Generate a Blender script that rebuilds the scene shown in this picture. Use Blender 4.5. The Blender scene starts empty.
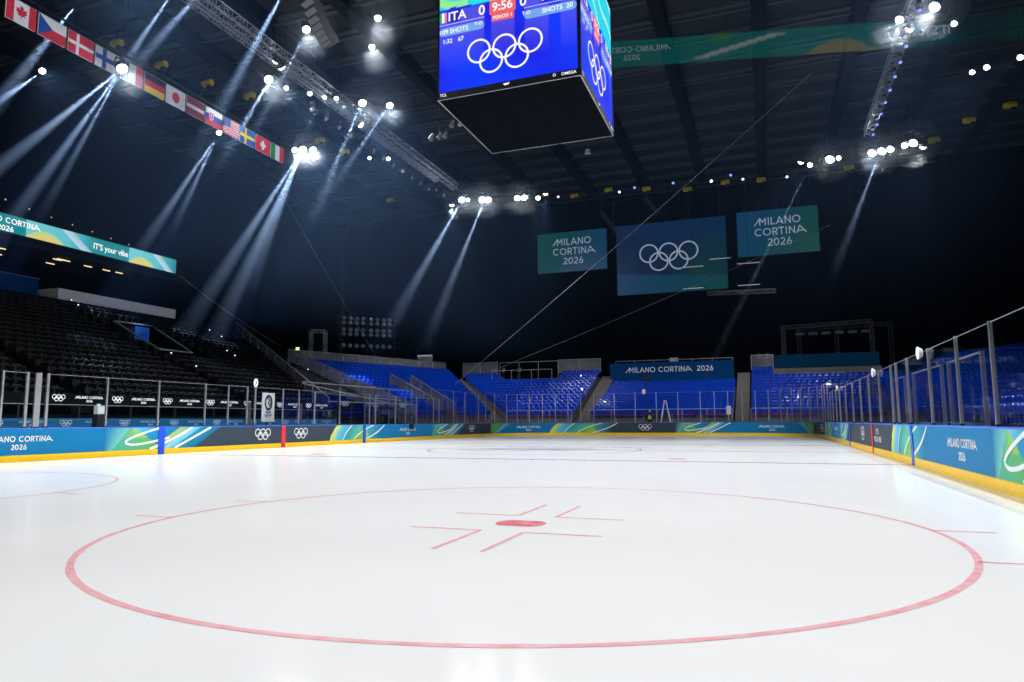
import bpy, bmesh, math, random
from mathutils import Vector, Matrix
random.seed(7)
PI = math.pi
S = bpy.context.scene
COL = S.collection

# ------------------------------------------------------------------ helpers
def lin(c):
    c = c / 255.0
    return c / 12.92 if c <= 0.04045 else ((c + 0.055) / 1.055) ** 2.4
def rgb(r, g, b): return (lin(r), lin(g), lin(b))
def mix(a, b, t):
    t = max(0.0, min(1.0, t)); return tuple(a[i] + (b[i] - a[i]) * t for i in range(3))
V = Vector

def mat(name, color=(.5, .5, .5), rough=.5, metal=0.0, emit=None, estr=1.0, vary=.12, scale=6.0, spec=.5, coat=0.0, alpha=1.0):
    m = bpy.data.materials.new(name); m.use_nodes = True
    nt = m.node_tree; b = nt.nodes['Principled BSDF']
    b.inputs['Roughness'].default_value = rough
    b.inputs['Metallic'].default_value = metal
    b.inputs['Specular IOR Level'].default_value = spec
    b.inputs['Coat Weight'].default_value = coat
    b.inputs['Alpha'].default_value = alpha
    c4 = (*color, 1)
    b.inputs['Base Color'].default_value = c4
    if vary > 0:
        tc = nt.nodes.new('ShaderNodeTexCoord'); nz = nt.nodes.new('ShaderNodeTexNoise')
        nz.inputs['Scale'].default_value = scale; nz.inputs['Detail'].default_value = 3
        mr = nt.nodes.new('ShaderNodeMapRange')
        mr.inputs['From Min'].default_value = .3; mr.inputs['From Max'].default_value = .7
        mr.inputs['To Min'].default_value = 1 - vary; mr.inputs['To Max'].default_value = 1 + vary
        mx = nt.nodes.new('ShaderNodeVectorMath'); mx.operation = 'SCALE'
        mx.inputs[0].default_value = color
        nt.links.new(tc.outputs['Object'], nz.inputs['Vector'])
        nt.links.new(nz.outputs['Fac'], mr.inputs['Value'])
        nt.links.new(mr.outputs['Result'], mx.inputs['Scale'])
        nt.links.new(mx.outputs['Vector'], b.inputs['Base Color'])
    if emit is not None:
        b.inputs['Emission Color'].default_value = (*emit, 1)
        b.inputs['Emission Strength'].default_value = estr
    return m

def art_mat(name, emit=0.0, rough=.3, base=1.0):
    m = bpy.data.materials.new(name); m.use_nodes = True
    nt = m.node_tree; b = nt.nodes['Principled BSDF']
    a = nt.nodes.new('ShaderNodeAttribute'); a.attribute_name = 'Col'
    b.inputs['Roughness'].default_value = rough
    if emit > 0:
        nt.links.new(a.outputs['Color'], b.inputs['Emission Color'])
        b.inputs['Emission Strength'].default_value = emit
        b.inputs['Base Color'].default_value = (.01, .01, .01, 1)
    else:
        nt.links.new(a.outputs['Color'], b.inputs['Base Color'])
    return m

class MB:
    """collects faces, then links them as one mesh object"""
    def __init__(s): s.v = []; s.f = []; s.mi = []; s.cols = None
    def face(s, pts, m=0):
        n = len(s.v); s.v.extend([tuple(p) for p in pts]); s.f.append(tuple(range(n, n + len(pts)))); s.mi.append(m)
    def hexa(s, b4, t4, m=0):
        n = len(s.v); s.v.extend([tuple(p) for p in b4] + [tuple(p) for p in t4])
        for q in ((3, 2, 1, 0), (4, 5, 6, 7), (0, 1, 5, 4), (1, 2, 6, 5), (2, 3, 7, 6), (3, 0, 4, 7)):
            s.f.append(tuple(n + i for i in q)); s.mi.append(m)
    def box(s, lo, hi, m=0):
        x0, y0, z0 = lo; x1, y1, z1 = hi
        s.hexa([(x0, y0, z0), (x1, y0, z0), (x1, y1, z0), (x0, y1, z0)], [(x0, y0, z1), (x1, y0, z1), (x1, y1, z1), (x0, y1, z1)], m)
    def obox(s, c, ux, uy, uz, hx, hy, hz, m=0):
        c, ux, uy, uz = V(c), V(ux), V(uy), V(uz)
        p = lambda a, b, d: c + ux * (a * hx) + uy * (b * hy) + uz * (d * hz)
        s.hexa([p(-1, -1, -1), p(1, -1, -1), p(1, 1, -1), p(-1, 1, -1)], [p(-1, -1, 1), p(1, -1, 1), p(1, 1, 1), p(-1, 1, 1)], m)
    def bar(s, p, q, w, h=None, m=0):
        p, q = V(p), V(q); d = (q - p)
        if d.length < 1e-6: return
        d.normalize(); up = V((0, 0, 1)) if abs(d.z) < .95 else V((1, 0, 0))
        a = d.cross(up).normalized(); b = a.cross(d)
        h = h or w
        s.obox((p + q) / 2, a, d, b, w / 2, (q - p).length / 2, h / 2, m)
    def tube(s, pts, r, n=8, m=0, caps=True):
        pts = [V(p) for p in pts]; rs = r if isinstance(r, (list, tuple)) else [r] * len(pts)
        rings = []; prev = None
        for i, p in enumerate(pts):
            d = (pts[min(i + 1, len(pts) - 1)] - pts[max(i - 1, 0)]).normalized()
            if prev is None:
                up = V((0, 0, 1)) if abs(d.z) < .95 else V((1, 0, 0)); a = d.cross(up).normalized()
            else:
                a = (prev - d * prev.dot(d)).normalized()
            prev = a; b = d.cross(a); n0 = len(s.v)
            for k in range(n):
                t = 2 * PI * k / n; s.v.append(tuple(p + (a * math.cos(t) + b * math.sin(t)) * rs[i]))
            rings.append(n0)
        for i in range(len(rings) - 1):
            for k in range(n):
                s.f.append((rings[i] + k, rings[i] + (k + 1) % n, rings[i + 1] + (k + 1) % n, rings[i + 1] + k)); s.mi.append(m)
        if caps:
            s.f.append(tuple(rings[0] + k for k in range(n))[::-1]); s.mi.append(m)
            s.f.append(tuple(rings[-1] + k for k in range(n))); s.mi.append(m)
    def add(s, verts, faces, M=None, m=0):
        n = len(s.v)
        s.v.extend([tuple(M @ V(p)) if M else tuple(p) for p in verts])
        for f in faces: s.f.append(tuple(n + i for i in f)); s.mi.append(m)
    # flat artwork through a mapping f(a, b, d) -> point
    def poly2(s, pts, f, d=0.0, m=0): s.face([f(a, b, d) for a, b in pts], m)
    def rect2(s, a0, b0, a1, b1, f, d=0.0, m=0): s.poly2([(a0, b0), (a1, b0), (a1, b1), (a0, b1)], f, d, m)
    def ribbon2(s, pts, w, f, d=0.0, m=0, closed=False):
        n = len(pts); L = []; R = []
        for i, (x, y) in enumerate(pts):
            if closed: x0, y0 = pts[(i - 1) % n]; x1, y1 = pts[(i + 1) % n]
            else: x0, y0 = pts[max(i - 1, 0)]; x1, y1 = pts[min(i + 1, n - 1)]
            dx, dy = x1 - x0, y1 - y0; l = math.hypot(dx, dy) or 1
            ww = w[i] if isinstance(w, (list, tuple)) else w
            nx, ny = -dy / l * ww / 2, dx / l * ww / 2
            L.append((x + nx, y + ny)); R.append((x - nx, y - ny))
        for i in range(n if closed else n - 1):
            j = (i + 1) % n
            s.poly2([R[i], R[j], L[j], L[i]], f, d, m)
    def ring2(s, cx, cy, r, w, f, d=0.0, m=0, n=36):
        s.ribbon2([(cx + r * math.cos(2 * PI * k / n), cy + r * math.sin(2 * PI * k / n)) for k in range(n)], w, f, d, m, True)
    def disc2(s, cx, cy, rx, ry, f, d=0.0, m=0, n=24):
        s.poly2([(cx + rx * math.cos(2 * PI * k / n), cy + ry * math.sin(2 * PI * k / n)) for k in range(n)], f, d, m)
    def build(s, name, mats, parent=None, smooth=False, loc=None):
        me = bpy.data.meshes.new(name)
        vs = s.v
        if loc is not None: vs = [(x - loc[0], y - loc[1], z - loc[2]) for x, y, z in vs]
        me.from_pydata(vs, [], s.f); 
        ms = mats if isinstance(mats, (list, tuple)) else [mats]
        for m in ms: me.materials.append(m)
        me.polygons.foreach_set('material_index', s.mi)
        if smooth: me.polygons.foreach_set('use_smooth', [True] * len(s.f))
        if s.cols is not None:
            at = me.color_attributes.new('Col', 'FLOAT_COLOR', 'POINT')
            flat = []
            for c in s.cols: flat.extend((c[0], c[1], c[2], 1.0))
            at.data.foreach_set('color', flat)
        me.update()
        o = bpy.data.objects.new(name, me); COL.objects.link(o)
        if loc is not None: o.location = loc
        if parent is not None: attach(o, parent)
        return o

def world_of(o):
    M = o.matrix_basis.copy()
    while o.parent is not None:
        M = o.parent.matrix_basis @ M
        o = o.parent
    return M
def attach(o, parent):
    o.parent = parent; o.matrix_parent_inverse = Matrix.Identity(4)
    o.matrix_basis = world_of(parent).inverted() @ o.matrix_basis
def tag(o, label=None, cat=None, group=None, kind=None):
    if label: o['label'] = label
    if cat: o['category'] = cat
    if group: o['group'] = group
    if kind: o['kind'] = kind
    return o
def empty(name, loc, label=None, cat=None, group=None, kind=None, rz=0.0):
    o = bpy.data.objects.new(name, None); COL.objects.link(o); o.location = loc; o.rotation_euler = (0, 0, rz)
    o.empty_display_size = .2
    return tag(o, label, cat, group, kind)
def copy_tree(o, parent=None):
    c = o.copy(); COL.objects.link(c)
    if parent is not None: c.parent = parent
    for ch in list(o.children): copy_tree(ch, c)
    return c
def frame(o, ux, uy, n):
    o, ux, uy, n = V(o), V(ux), V(uy), V(n)
    return lambda a, b, d=0.0: o + ux * a + uy * b + n * d
ORD = ('first second third fourth fifth sixth seventh eighth ninth tenth eleventh twelfth thirteenth fourteenth fifteenth sixteenth '
       'seventeenth eighteenth nineteenth twentieth').split() + ['twenty-' + x for x in 'first second third fourth fifth sixth seventh eighth ninth'.split()] + \
      ['thirtieth'] + ['thirty-' + x for x in 'first second third fourth fifth sixth seventh eighth ninth'.split()]

# ------------------------------------------------------------------ lettering
FONT = {}
def font_geo(body):
    if body in FONT: return FONT[body]
    cu = bpy.data.curves.new('lettering', 'FONT'); cu.body = body; cu.size = 1.0; cu.align_x = 'CENTER'; cu.offset = .018; cu.resolution_u = 4
    o = bpy.data.objects.new('lettering', cu); COL.objects.link(o)
    dg = bpy.context.evaluated_depsgraph_get(); me = bpy.data.meshes.new_from_object(o.evaluated_get(dg))
    vs = [(v.co.x, v.co.y) for v in me.vertices]; fs = [tuple(p.vertices) for p in me.polygons]
    bpy.data.objects.remove(o); bpy.data.curves.remove(cu); bpy.data.meshes.remove(me)
    FONT[body] = (vs, fs); return FONT[body]
def put_font(mb, body, cx, cy, size, f, d=0.0, m=0, sx=1.0, align='C'):
    vs, fs = font_geo(body)
    off = 0.0
    if align == 'L': off = -min(x for x, y in vs)
    if align == 'R': off = -max(x for x, y in vs)
    n = len(mb.v)
    for x, y in vs: mb.v.append(tuple(f(cx + (x + off) * size * sx, cy + (y - .34) * size, d)))
    for q in fs: mb.f.append(tuple(n + i for i in q)); mb.mi.append(m)
def arc(cx, cy, rx, ry, a0, a1, n=14):
    return [(cx + rx * math.cos(math.radians(a0 + (a1 - a0) * k / n)), cy + ry * math.sin(math.radians(a0 + (a1 - a0) * k / n))) for k in range(n + 1)]
GL = {  # width, strokes in a box one unit high
    'M': (1.15, [[(-.42, 0), (.36, 1)], [(.30, 0), (.30, .95), (.66, .42), (1.02, .95), (1.02, 0)]]),
    'I': (.30, [[(.15, 0), (.15, 1)]]),
    'L': (.60, [[(.10, 1), (.10, .05)], [(.04, .05), (.55, .05)]]),
    'A': (.92, [[(.05, 0), (.46, 1)], [(.44, 1), (.88, 0)], [(.2, .3), (.72, .3)]]),
    'a': (1.0, [[(.05, 0), (.42, 1)], [(.42, 1), (1.25, 0)], [(.2, .3), (.9, .3)]]),
    'N': (.88, [[(.12, 0), (.12, 1)], [(.12, .98), (.76, .02)], [(.76, 0), (.76, 1)]]),
    'O': (1.06, [arc(.53, .5, .46, .46, 0, 360, 24)]),
    'C': (.96, [arc(.53, .5, .46, .46, 48, 312, 18)]),
    'R': (.74, [[(.12, 0), (.12, 1)], [(.1, .95), (.38, .95)] + arc(.38, .7, .25, .25, 90, -90, 8) + [(.12, .45)], [(.36, .45), (.66, 0)]]),
    'T': (.70, [[(.35, 0), (.35, 1)], [(.02, .95), (.68, .95)]]),
    '2': (.66, [arc(.33, .70, .25, .25, 160, -20, 9) + [(.06, .05)], [(.06, .05), (.62, .05)]]),
    '0': (.74, [arc(.37, .5, .29, .46, 0, 360, 22)]),
    '6': (.70, [arc(.36, .30, .26, .26, 0, 360, 18), [(.12, .40), (.44, 1)]]),
    ' ': (.42, []),
}
def put_word(mb, word, cx, cy, h, f, d=0.0, m=0, w=.12, gap=.13, align='C', sx=1.0):
    tot = sum(GL[c][0] + gap for c in word) - gap
    x = cx - (tot * h * sx / 2 if align == 'C' else 0)
    for c in word:
        gw, st = GL[c]
        for p in st:
            q = [(x + a * h * sx, cy + b * h) for a, b in p]
            if len(q) > 6: mb.ribbon2(q, w * h, f, d, m, False)
            else:
                for (ax, ay), (bx, by) in zip(q, q[1:]):
                    l = math.hypot(bx - ax, by - ay); ex, ey = (bx - ax) / l * w * h * .3, (by - ay) / l * w * h * .3
                    mb.ribbon2([(ax - ex, ay - ey), (bx + ex, by + ey)], w * h, f, d, m, False)
        x += (gw + gap) * h * sx
def put_logo(mb, cx, cy, h, f, d=0.0, m=0, lines=2, w=.15, sx=1.0):
    """the games' two- or three-line name; cy is the baseline of the first line"""
    if lines == 2:
        put_word(mb, 'MILANO CORTINa', cx, cy, h, f, d, m, w, sx=sx); put_word(mb, '2026', cx, cy - 1.55 * h, h * .95, f, d, m, w, sx=sx)
    elif lines == 3:
        put_word(mb, 'MILANO', cx, cy, h, f, d, m, w); put_word(mb, 'CORTINa', cx, cy - 1.5 * h, h, f, d, m, w); put_word(mb, '2026', cx, cy - 3.0 * h, h, f, d, m, w)
    else:
        put_word(mb, 'MILANO CORTINa  2026', cx, cy, h, f, d, m, w)
def put_rings(mb, cx, cy, r, w, f, d=0.0, m=0, n=28):
    g = 2.16 * r
    for k, (ox, oy) in enumerate(((-g, .48 * r), (0, .48 * r), (g, .48 * r), (-g / 2, -.5 * r), (g / 2, -.5 * r))):
        mb.ring2(cx + ox, cy + oy, r, w, f, d, m, n)

# ------------------------------------------------------------------ materials
M = {}
M['white'] = mat('white_print', rgb(238, 242, 244), .4, vary=0)
M['ad'] = art_mat('board_print', 0, .5); M['ad'].node_tree.nodes['Principled BSDF'].inputs['Specular IOR Level'].default_value = .2
M['kick'] = mat('yellow_plastic', rgb(255, 208, 14), .35, vary=.05)
M['cap'] = mat('blue_plastic', rgb(58, 108, 222), .35, vary=.05)
M['blueline'] = mat('blue_paint', rgb(24, 82, 225), .35, vary=.05)
M['redline'] = mat('red_paint', rgb(228, 52, 66), .35, vary=.05)
M['alu'] = mat('aluminium', (.62, .63, .66), .32, .9, vary=.08)
M['truss'] = mat('truss_aluminium', (.34, .36, .40), .4, .6, vary=.1)
M['dark_metal'] = mat('dark_metal', (.03, .032, .037), .5, .5)
M['black'] = mat('black_plastic', (.012, .013, .015), .5)
M['matt_black'] = mat('matt_black_panel', (.0022, .0026, .0034), .9, spec=.04)
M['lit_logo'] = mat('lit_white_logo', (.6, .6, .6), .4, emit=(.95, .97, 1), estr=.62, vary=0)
M['pad'] = mat('black_padding', (.02, .022, .027), .7)
M['concrete'] = mat('dark_concrete', (.045, .047, .052), .8, scale=1.5)
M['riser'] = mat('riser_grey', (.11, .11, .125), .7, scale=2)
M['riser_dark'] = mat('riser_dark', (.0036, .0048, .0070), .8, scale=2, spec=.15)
M['fascia'] = mat('brown_fascia', (.15, .13, .128), .7, scale=1.5)
M['rail'] = mat('galvanised_rail', (.42, .43, .46), .45, .5)
M['dull'] = mat('dull_steel', (.085, .088, .095), .6, .3)
M['mesh'] = mat('grey_mesh_infill', (.26, .27, .30), .7, alpha=.5)
M['seat_blue'] = mat('blue_seat_plastic', rgb(8, 74, 216), .24, vary=.1, scale=1.3, coat=.7)
M['seat_black'] = mat('black_seat_plastic', (.0036, .0046, .0062), .42, vary=.2, scale=1.3, spec=.2)
M['curtain'] = mat('black_drape', (.0028, .0052, .0096), .9, spec=.08, vary=.2, scale=.5)
M['roof'] = mat('roof_panel', (.010, .0145, .021), .8, vary=.3, scale=.35)
M['beam'] = mat('roof_steel', (.0022, .0038, .0064), .7, spec=.15)
M['purlin'] = mat('purlin_steel', (.040, .050, .062), .5, .1)
M['navy'] = mat('navy_screen_print', rgb(3, 62, 118), .9, spec=.1)
M['teal_drape'] = mat('teal_drape', rgb(8, 74, 108), .6)
M['grey_panel'] = mat('pale_grey_cladding', rgb(170, 172, 178), .6, scale=.8)
M['yellow'] = mat('yellow_housing', rgb(225, 195, 20), .5)
M['lens'] = mat('lamp_lens', (.9, .9, .9), .2, emit=(.93, .96, 1.0), estr=7, vary=0)
M['lens_off'] = mat('dim_lamp_glass', (.55, .56, .60), .12, .6, vary=0)
M['led_blue'] = mat('blue_led', (.1, .1, .3), .3, emit=(.12, .22, 1.0), estr=2.5, vary=0)
M['batten'] = mat('batten_glow', (.4, .4, .45), .4, emit=(.8, .85, 1), estr=.28, vary=0)
M['warm'] = mat('warm_lamp', (.5, .4, .3), .3, emit=(1.0, .74, .42), estr=1.1, vary=0)
M['tiny_light'] = mat('white_led', (.5, .5, .5), .3, emit=(.9, .95, 1.0), estr=2.0, vary=0)
M['exit'] = mat('exit_green', (.2, .4, .1), .3, emit=(.55, .95, .25), estr=1.5, vary=0)
M['red_tape'] = mat('red_rail', rgb(190, 50, 62), .5)
M['hivis'] = mat('hi_vis_fabric', rgb(226, 255, 58), .7)
M['skin'] = mat('skin', rgb(205, 160, 135), .5)
M['cloth'] = mat('dark_clothes', (.02, .022, .028), .8)

def glass_mat():
    m = bpy.data.materials.new('clear_acrylic'); m.use_nodes = True; nt = m.node_tree; nt.nodes.clear()
    out = nt.nodes.new('ShaderNodeOutputMaterial'); mx = nt.nodes.new('ShaderNodeMixShader')
    tr = nt.nodes.new('ShaderNodeBsdfTransparent'); gl = nt.nodes.new('ShaderNodeBsdfGlossy'); fr = nt.nodes.new('ShaderNodeFresnel')
    tr.inputs['Color'].default_value = (.955, .972, .985, 1); gl.inputs['Roughness'].default_value = .03; gl.inputs['Color'].default_value = (.75, .8, .9, 1)
    fr.inputs['IOR'].default_value = 1.3
    mu = nt.nodes.new('ShaderNodeMath'); mu.operation = 'MULTIPLY'; mu.inputs[1].default_value = .22; nt.links.new(fr.outputs['Fac'], mu.inputs[0]); nt.links.new(mu.outputs[0], mx.inputs['Fac']); nt.links.new(tr.outputs[0], mx.inputs[1]); nt.links.new(gl.outputs[0], mx.inputs[2]); nt.links.new(mx.outputs[0], out.inputs['Surface'])
    return m
M['glass'] = glass_mat()

def ice_mat():
    m = bpy.data.materials.new('resurfaced_ice'); m.use_nodes = True; nt = m.node_tree; b = nt.nodes['Principled BSDF']
    tc = nt.nodes.new('ShaderNodeTexCoord'); n1 = nt.nodes.new('ShaderNodeTexNoise'); n1.inputs['Scale'].default_value = .35; n1.inputs['Detail'].default_value = 4
    mr = nt.nodes.new('ShaderNodeMapRange'); mr.inputs['To Min'].default_value = .94; mr.inputs['To Max'].default_value = 1.04
    sc = nt.nodes.new('ShaderNodeVectorMath'); sc.operation = 'SCALE'; sc.inputs[0].default_value = (.858, .86, .866)
    nt.links.new(tc.outputs['Object'], n1.inputs['Vector']); nt.links.new(n1.outputs['Fac'], mr.inputs['Value']); nt.links.new(mr.outputs[0], sc.inputs['Scale']); nt.links.new(sc.outputs[0], b.inputs['Base Color'])
    n2 = nt.nodes.new('ShaderNodeTexNoise'); n2.inputs['Scale'].default_value = 2; n2.inputs['Detail'].default_value = 5
    m2 = nt.nodes.new('ShaderNodeMapRange'); m2.inputs['To Min'].default_value = .125; m2.inputs['To Max'].default_value = .155
    nt.links.new(tc.outputs['Object'], n2.inputs['Vector']); nt.links.new(n2.outputs['Fac'], m2.inputs['Value']); nt.links.new(m2.outputs[0], b.inputs['Roughness'])
    b.inputs['IOR'].default_value = 1.31; b.inputs['Specular IOR Level'].default_value = .14
    return m
M['ice'] = ice_mat()
def paint_mat(name, col, strength):
    """paint frozen under the ice: a milky, slightly patchy colour"""
    m = bpy.data.materials.new(name); m.use_nodes = True; nt = m.node_tree; b = nt.nodes['Principled BSDF']
    tc = nt.nodes.new('ShaderNodeTexCoord'); n1 = nt.nodes.new('ShaderNodeTexNoise'); n1.inputs['Scale'].default_value = 7; n1.inputs['Detail'].default_value = 5
    rp = nt.nodes.new('ShaderNodeMapRange'); rp.inputs['From Min'].default_value = .3; rp.inputs['From Max'].default_value = .7
    rp.inputs['To Min'].default_value = strength - .14; rp.inputs['To Max'].default_value = strength + .14
    mx = nt.nodes.new('ShaderNodeMix'); mx.data_type = 'RGBA'; mx.inputs['A'].default_value = (.85, .85, .86, 1); mx.inputs['B'].default_value = (*col, 1)
    nt.links.new(tc.outputs['Object'], n1.inputs['Vector']); nt.links.new(n1.outputs['Fac'], rp.inputs['Value']); nt.links.new(rp.outputs[0], mx.inputs['Factor'])
    nt.links.new(mx.outputs['Result'], b.inputs['Base Color']); b.inputs['Roughness'].default_value = .18; b.inputs['IOR'].default_value = 1.31; b.inputs['Specular IOR Level'].default_value = .14
    return m
M['ice_red'] = paint_mat('red_ice_paint', rgb(222, 44, 66), .74)
M['ice_pink'] = paint_mat('pale_red_ice_paint', rgb(236, 62, 86), .50)
M['ice_blue'] = paint_mat('blue_ice_paint', rgb(40, 60, 150), .75)
M['ice_teal'] = paint_mat('teal_ice_paint', rgb(40, 110, 130), .6)
M['ice_grey'] = paint_mat('grey_ice_paint', rgb(90, 105, 125), .55)

# ------------------------------------------------------------------ camera
yaw, pit, rol, fpx = -0.349828854, 0.115948565, -0.00504646832, 691.166406
Fv = V((math.cos(pit) * math.sin(yaw), math.cos(pit) * math.cos(yaw), math.sin(pit)))
Rv = V((math.cos(yaw), -math.sin(yaw), 0)); Uv = Rv.cross(Fv)
Rv, Uv = Rv * math.cos(rol) + Uv * math.sin(rol), Uv * math.cos(rol) - Rv * math.sin(rol)
CAM = V((9.37987, -28.39172, 1.19673))
cd = bpy.data.cameras.new('camera'); cam = bpy.data.objects.new('camera', cd); COL.objects.link(cam)
cd.sensor_width = 36; cd.lens = fpx / 1024 * 36; cd.clip_start = .05; cd.clip_end = 400
mw = Matrix.Identity(4)
for i in range(3): mw[i][0] = Rv[i]; mw[i][1] = Uv[i]; mw[i][2] = -Fv[i]; mw[i][3] = CAM[i]
cam.matrix_world = mw
S.camera = cam

# ------------------------------------------------------------------ rink outline
R_C = 7.0; Q = R_C * PI / 2
S_END = 43 + Q + 12 + Q + 43
def P(s, d=0.0):
    """point on the rink edge s metres along it from the near left, d metres towards the ice"""
    if s <= 43: x, y, nx, ny = -13, -20 + s, 1, 0
    elif s <= 43 + Q:
        t = (s - 43) / R_C; nx, ny = math.cos(t), -math.sin(t); x, y = -6 - R_C * nx, 23 - R_C * ny
    elif s <= 55 + Q: x, y, nx, ny = -6 + s - 43 - Q, 30, 0, -1
    elif s <= 55 + 2 * Q:
        t = (s - 55 - Q) / R_C; nx, ny = -math.sin(t), -math.cos(t); x, y = 6 - R_C * nx, 23 - R_C * ny
    else: x, y, nx, ny = 13, 23 - (s - 55 - 2 * Q), -1, 0
    return x + nx * d, y + ny * d
def PM(s, z, d=0.0):
    x, y = P(s, d); return V((x, y, z))

# ------------------------------------------------------------------ ice sheet and its markings
apron = MB(); apron.box((-46, -40, -.3), (46, 54, -.06))
tag(apron.build('floor_apron', M['concrete']), 'dark concrete arena floor around the rink boards', 'floor', kind='structure')
ice = MB()
ss = [0, 43] + [43 + Q * k / 24 for k in range(1, 25)] + [55 + Q] + [55 + Q + Q * k / 24 for k in range(1, 25)] + [S_END]
out = [P(s, -.02) for s in ss] + [(13.02, -23)] + [(6 + 7.02 * math.cos(t), -23 + 7.02 * math.sin(t)) for t in [-PI / 2 * k / 12 for k in range(1, 13)]] + \
      [(-6 + 7.02 * math.cos(t), -23 + 7.02 * math.sin(t)) for t in [-PI / 2 - PI / 2 * k / 12 for k in range(0, 13)]]
ice.face([(x, y, 0) for x, y in out][::-1])
n = len(out)
for i in range(n):
    (x0, y0), (x1, y1) = out[i], out[(i + 1) % n]
    ice.face([(x0, y0, 0), (x1, y1, 0), (x1, y1, -.06), (x0, y0, -.06)])
floor = tag(ice.build('floor', M['ice']), 'white freshly resurfaced ice sheet of the rink', 'ice rink', kind='structure')
bm = bmesh.new(); bm.from_mesh(floor.data); bmesh.ops.recalc_face_normals(bm, faces=bm.faces); bm.to_mesh(floor.data); bm.free()

flat = lambda a, b, d=0.0: V((a, b, .002 + d))
def marking(name, mb, m, label=None):
    o = mb.build(name, m, floor)
    if label: o['label'] = label
    return o
def circle_pts(cx, cy, r, n=160, a0=0, a1=2 * PI): return [(cx + r * math.cos(a0 + (a1 - a0) * k / n), cy + r * math.sin(a0 + (a1 - a0) * k / n)) for k in range(n)]
def wobble(n, w, k=.12): return [w * (1 + k * math.sin(i * 1.7) * math.sin(i * .61 + 1)) for i in range(n)]
def dot_mark(cx, cy, label):
    mb = MB(); mb.poly2([(x, max(cy - .23, min(cy + .23, y))) for x, y in circle_pts(cx, cy, .30, 48)], flat); marking('faceoff_dot', mb, M['ice_red'], label)
def end_circle(cx, cy, side):
    where = 'near right' if side > 0 else 'near left'
    mb = MB(); mb.ribbon2(circle_pts(cx, cy, 4.5), wobble(160, .062), flat, closed=True)
    marking('faceoff_circle', mb, M['ice_pink'], f'red painted circle, {where} end of the ice')
    dot_mark(cx, cy, f'red faceoff dot in the {where} circle')
    for sx in (-1, 1):
        for sy in (-1, 1):
            mb = MB(); x0, y0 = cx + sx * .25, cy + sy * .63
            mb.rect2(min(x0, x0 + sx * .87), y0 - .025, max(x0, x0 + sx * .87), y0 + .025, flat)
            mb.rect2(x0 - .025, min(y0, y0 + sy * 1.18), x0 + .025, max(y0, y0 + sy * 1.18), flat, .0006)
            marking('corner_mark', mb, M['ice_pink'], f'thin red L mark beside the dot of the {where} circle')
            mb = MB(); x0 = cx + sx * math.sqrt(4.5 ** 2 - .9 ** 2); mb.rect2(min(x0, x0 + sx * .6), cy + sy * .9 - .025, max(x0, x0 + sx * .6), cy + sy * .9 + .025, flat)
            marking('hash_mark', mb, M['ice_pink'])
end_circle(6.6, -20.5, 1); end_circle(-6.75, -20.5, -1)
def cross_line(y, w, m, name, label):
    mb = MB(); mb.rect2(-12.98, y - w / 2, 12.98, y + w / 2, flat); marking(name, mb, m, label)
cross_line(-7.35, .22, M['ice_blue'], 'blue_line', 'blue line painted across the near half of the ice')
cross_line(7.35, .26, M['ice_blue'], 'blue_line', 'blue line painted across the far half of the ice')
cross_line(0, .24, M['ice_grey'], 'centre_line', 'centre line across the ice')
cross_line(25.9, .06, M['ice_pink'], 'goal_line', 'red goal line at the far end')
for sx in (-1, 1):
    mb = MB(); mb.ribbon2(circle_pts(sx * 6.7, 20.5, 4.5, 96), .06, flat, closed=True); marking('faceoff_circle', mb, M['ice_pink'], 'red painted circle at the far end of the ice')
    dot_mark(sx * 6.7, 20.5, 'red faceoff dot at the far end')
    for yy in (-5.9, 5.9): dot_mark(sx * 6.7, yy, 'red faceoff dot beside a blue line')
mb = MB(); mb.ribbon2(circle_pts(0, 0, 4.5, 96), .06, flat, closed=True); marking('centre_circle', mb, M['ice_blue'])
# printed logo at centre ice: slanted brush strokes
mb = MB()
for k, (a, b, c, e) in enumerate(((-3.3, -1.3, -.6, 1.6), (-2.3, -1.9, .9, 1.2), (-.6, -1.8, 2.2, 1.7), (.9, -1.2, 3.2, .6))):
    mb.ribbon2([(a + (c - a) * t / 10, b + (e - b) * t / 10 + .5 * math.sin(PI * t / 10)) for t in range(11)], [.15 + .55 * math.sin(PI * t / 10) for t in range(11)], flat, .001 + k * .0004)
marking('ice_logo', mb, M['ice_teal'], 'teal brush-stroke logo painted at centre ice')
mb = MB(); put_logo(mb, 0, 2.9, .7, flat, .002); marking('ice_logo', mb, M['ice_grey'], 'grey lettering painted at centre ice')

# ------------------------------------------------------------------ rink boards with their printed artwork
TEAL, DARK = rgb(8, 122, 176), rgb(56, 68, 82)
LIME, CYAN, CREAM, GREEN, SEA, SKY = rgb(164, 208, 66), rgb(98, 192, 218), rgb(222, 224, 132), rgb(96, 182, 92), rgb(42, 156, 160), rgb(150, 214, 234)
SEG = [(0, 10.14, 'T'), (10.14, 15.93, 'B'), (15.93, 23.9, 'D'), (23.9, 29.73, 'A'), (29.73, 36.2, 'T'), (36.2, 42.3, 'B'), (42.3, 46, 'D'), (46, 48.3, 'G'),
       (48.3, 51.6, 'T'), (51.6, 57.6, 'A'), (57.6, 62.3, 'D'), (62.3, 67.3, 'B'), (67.3, 72.3, 'T'), (72.3, 74.4, 'G'), (74.4, 77.8, 'D'), (77.8, 84.2, 'A'),
       (84.2, 88, 'T'), (88, 92.6, 'B'), (92.6, 103.9, 'D'), (103.9, 109.3, 'A'), (109.3, 114.3, 'T'), (114.3, 118.6, 'B'), (118.6, S_END, 'D')]
BASE = {'T': TEAL, 'D': DARK}
def neigh(i, step):
    j = i + step
    while 0 <= j < len(SEG):
        if SEG[j][2] in BASE: return BASE[SEG[j][2]]
        j += step
    return TEAL
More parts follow.
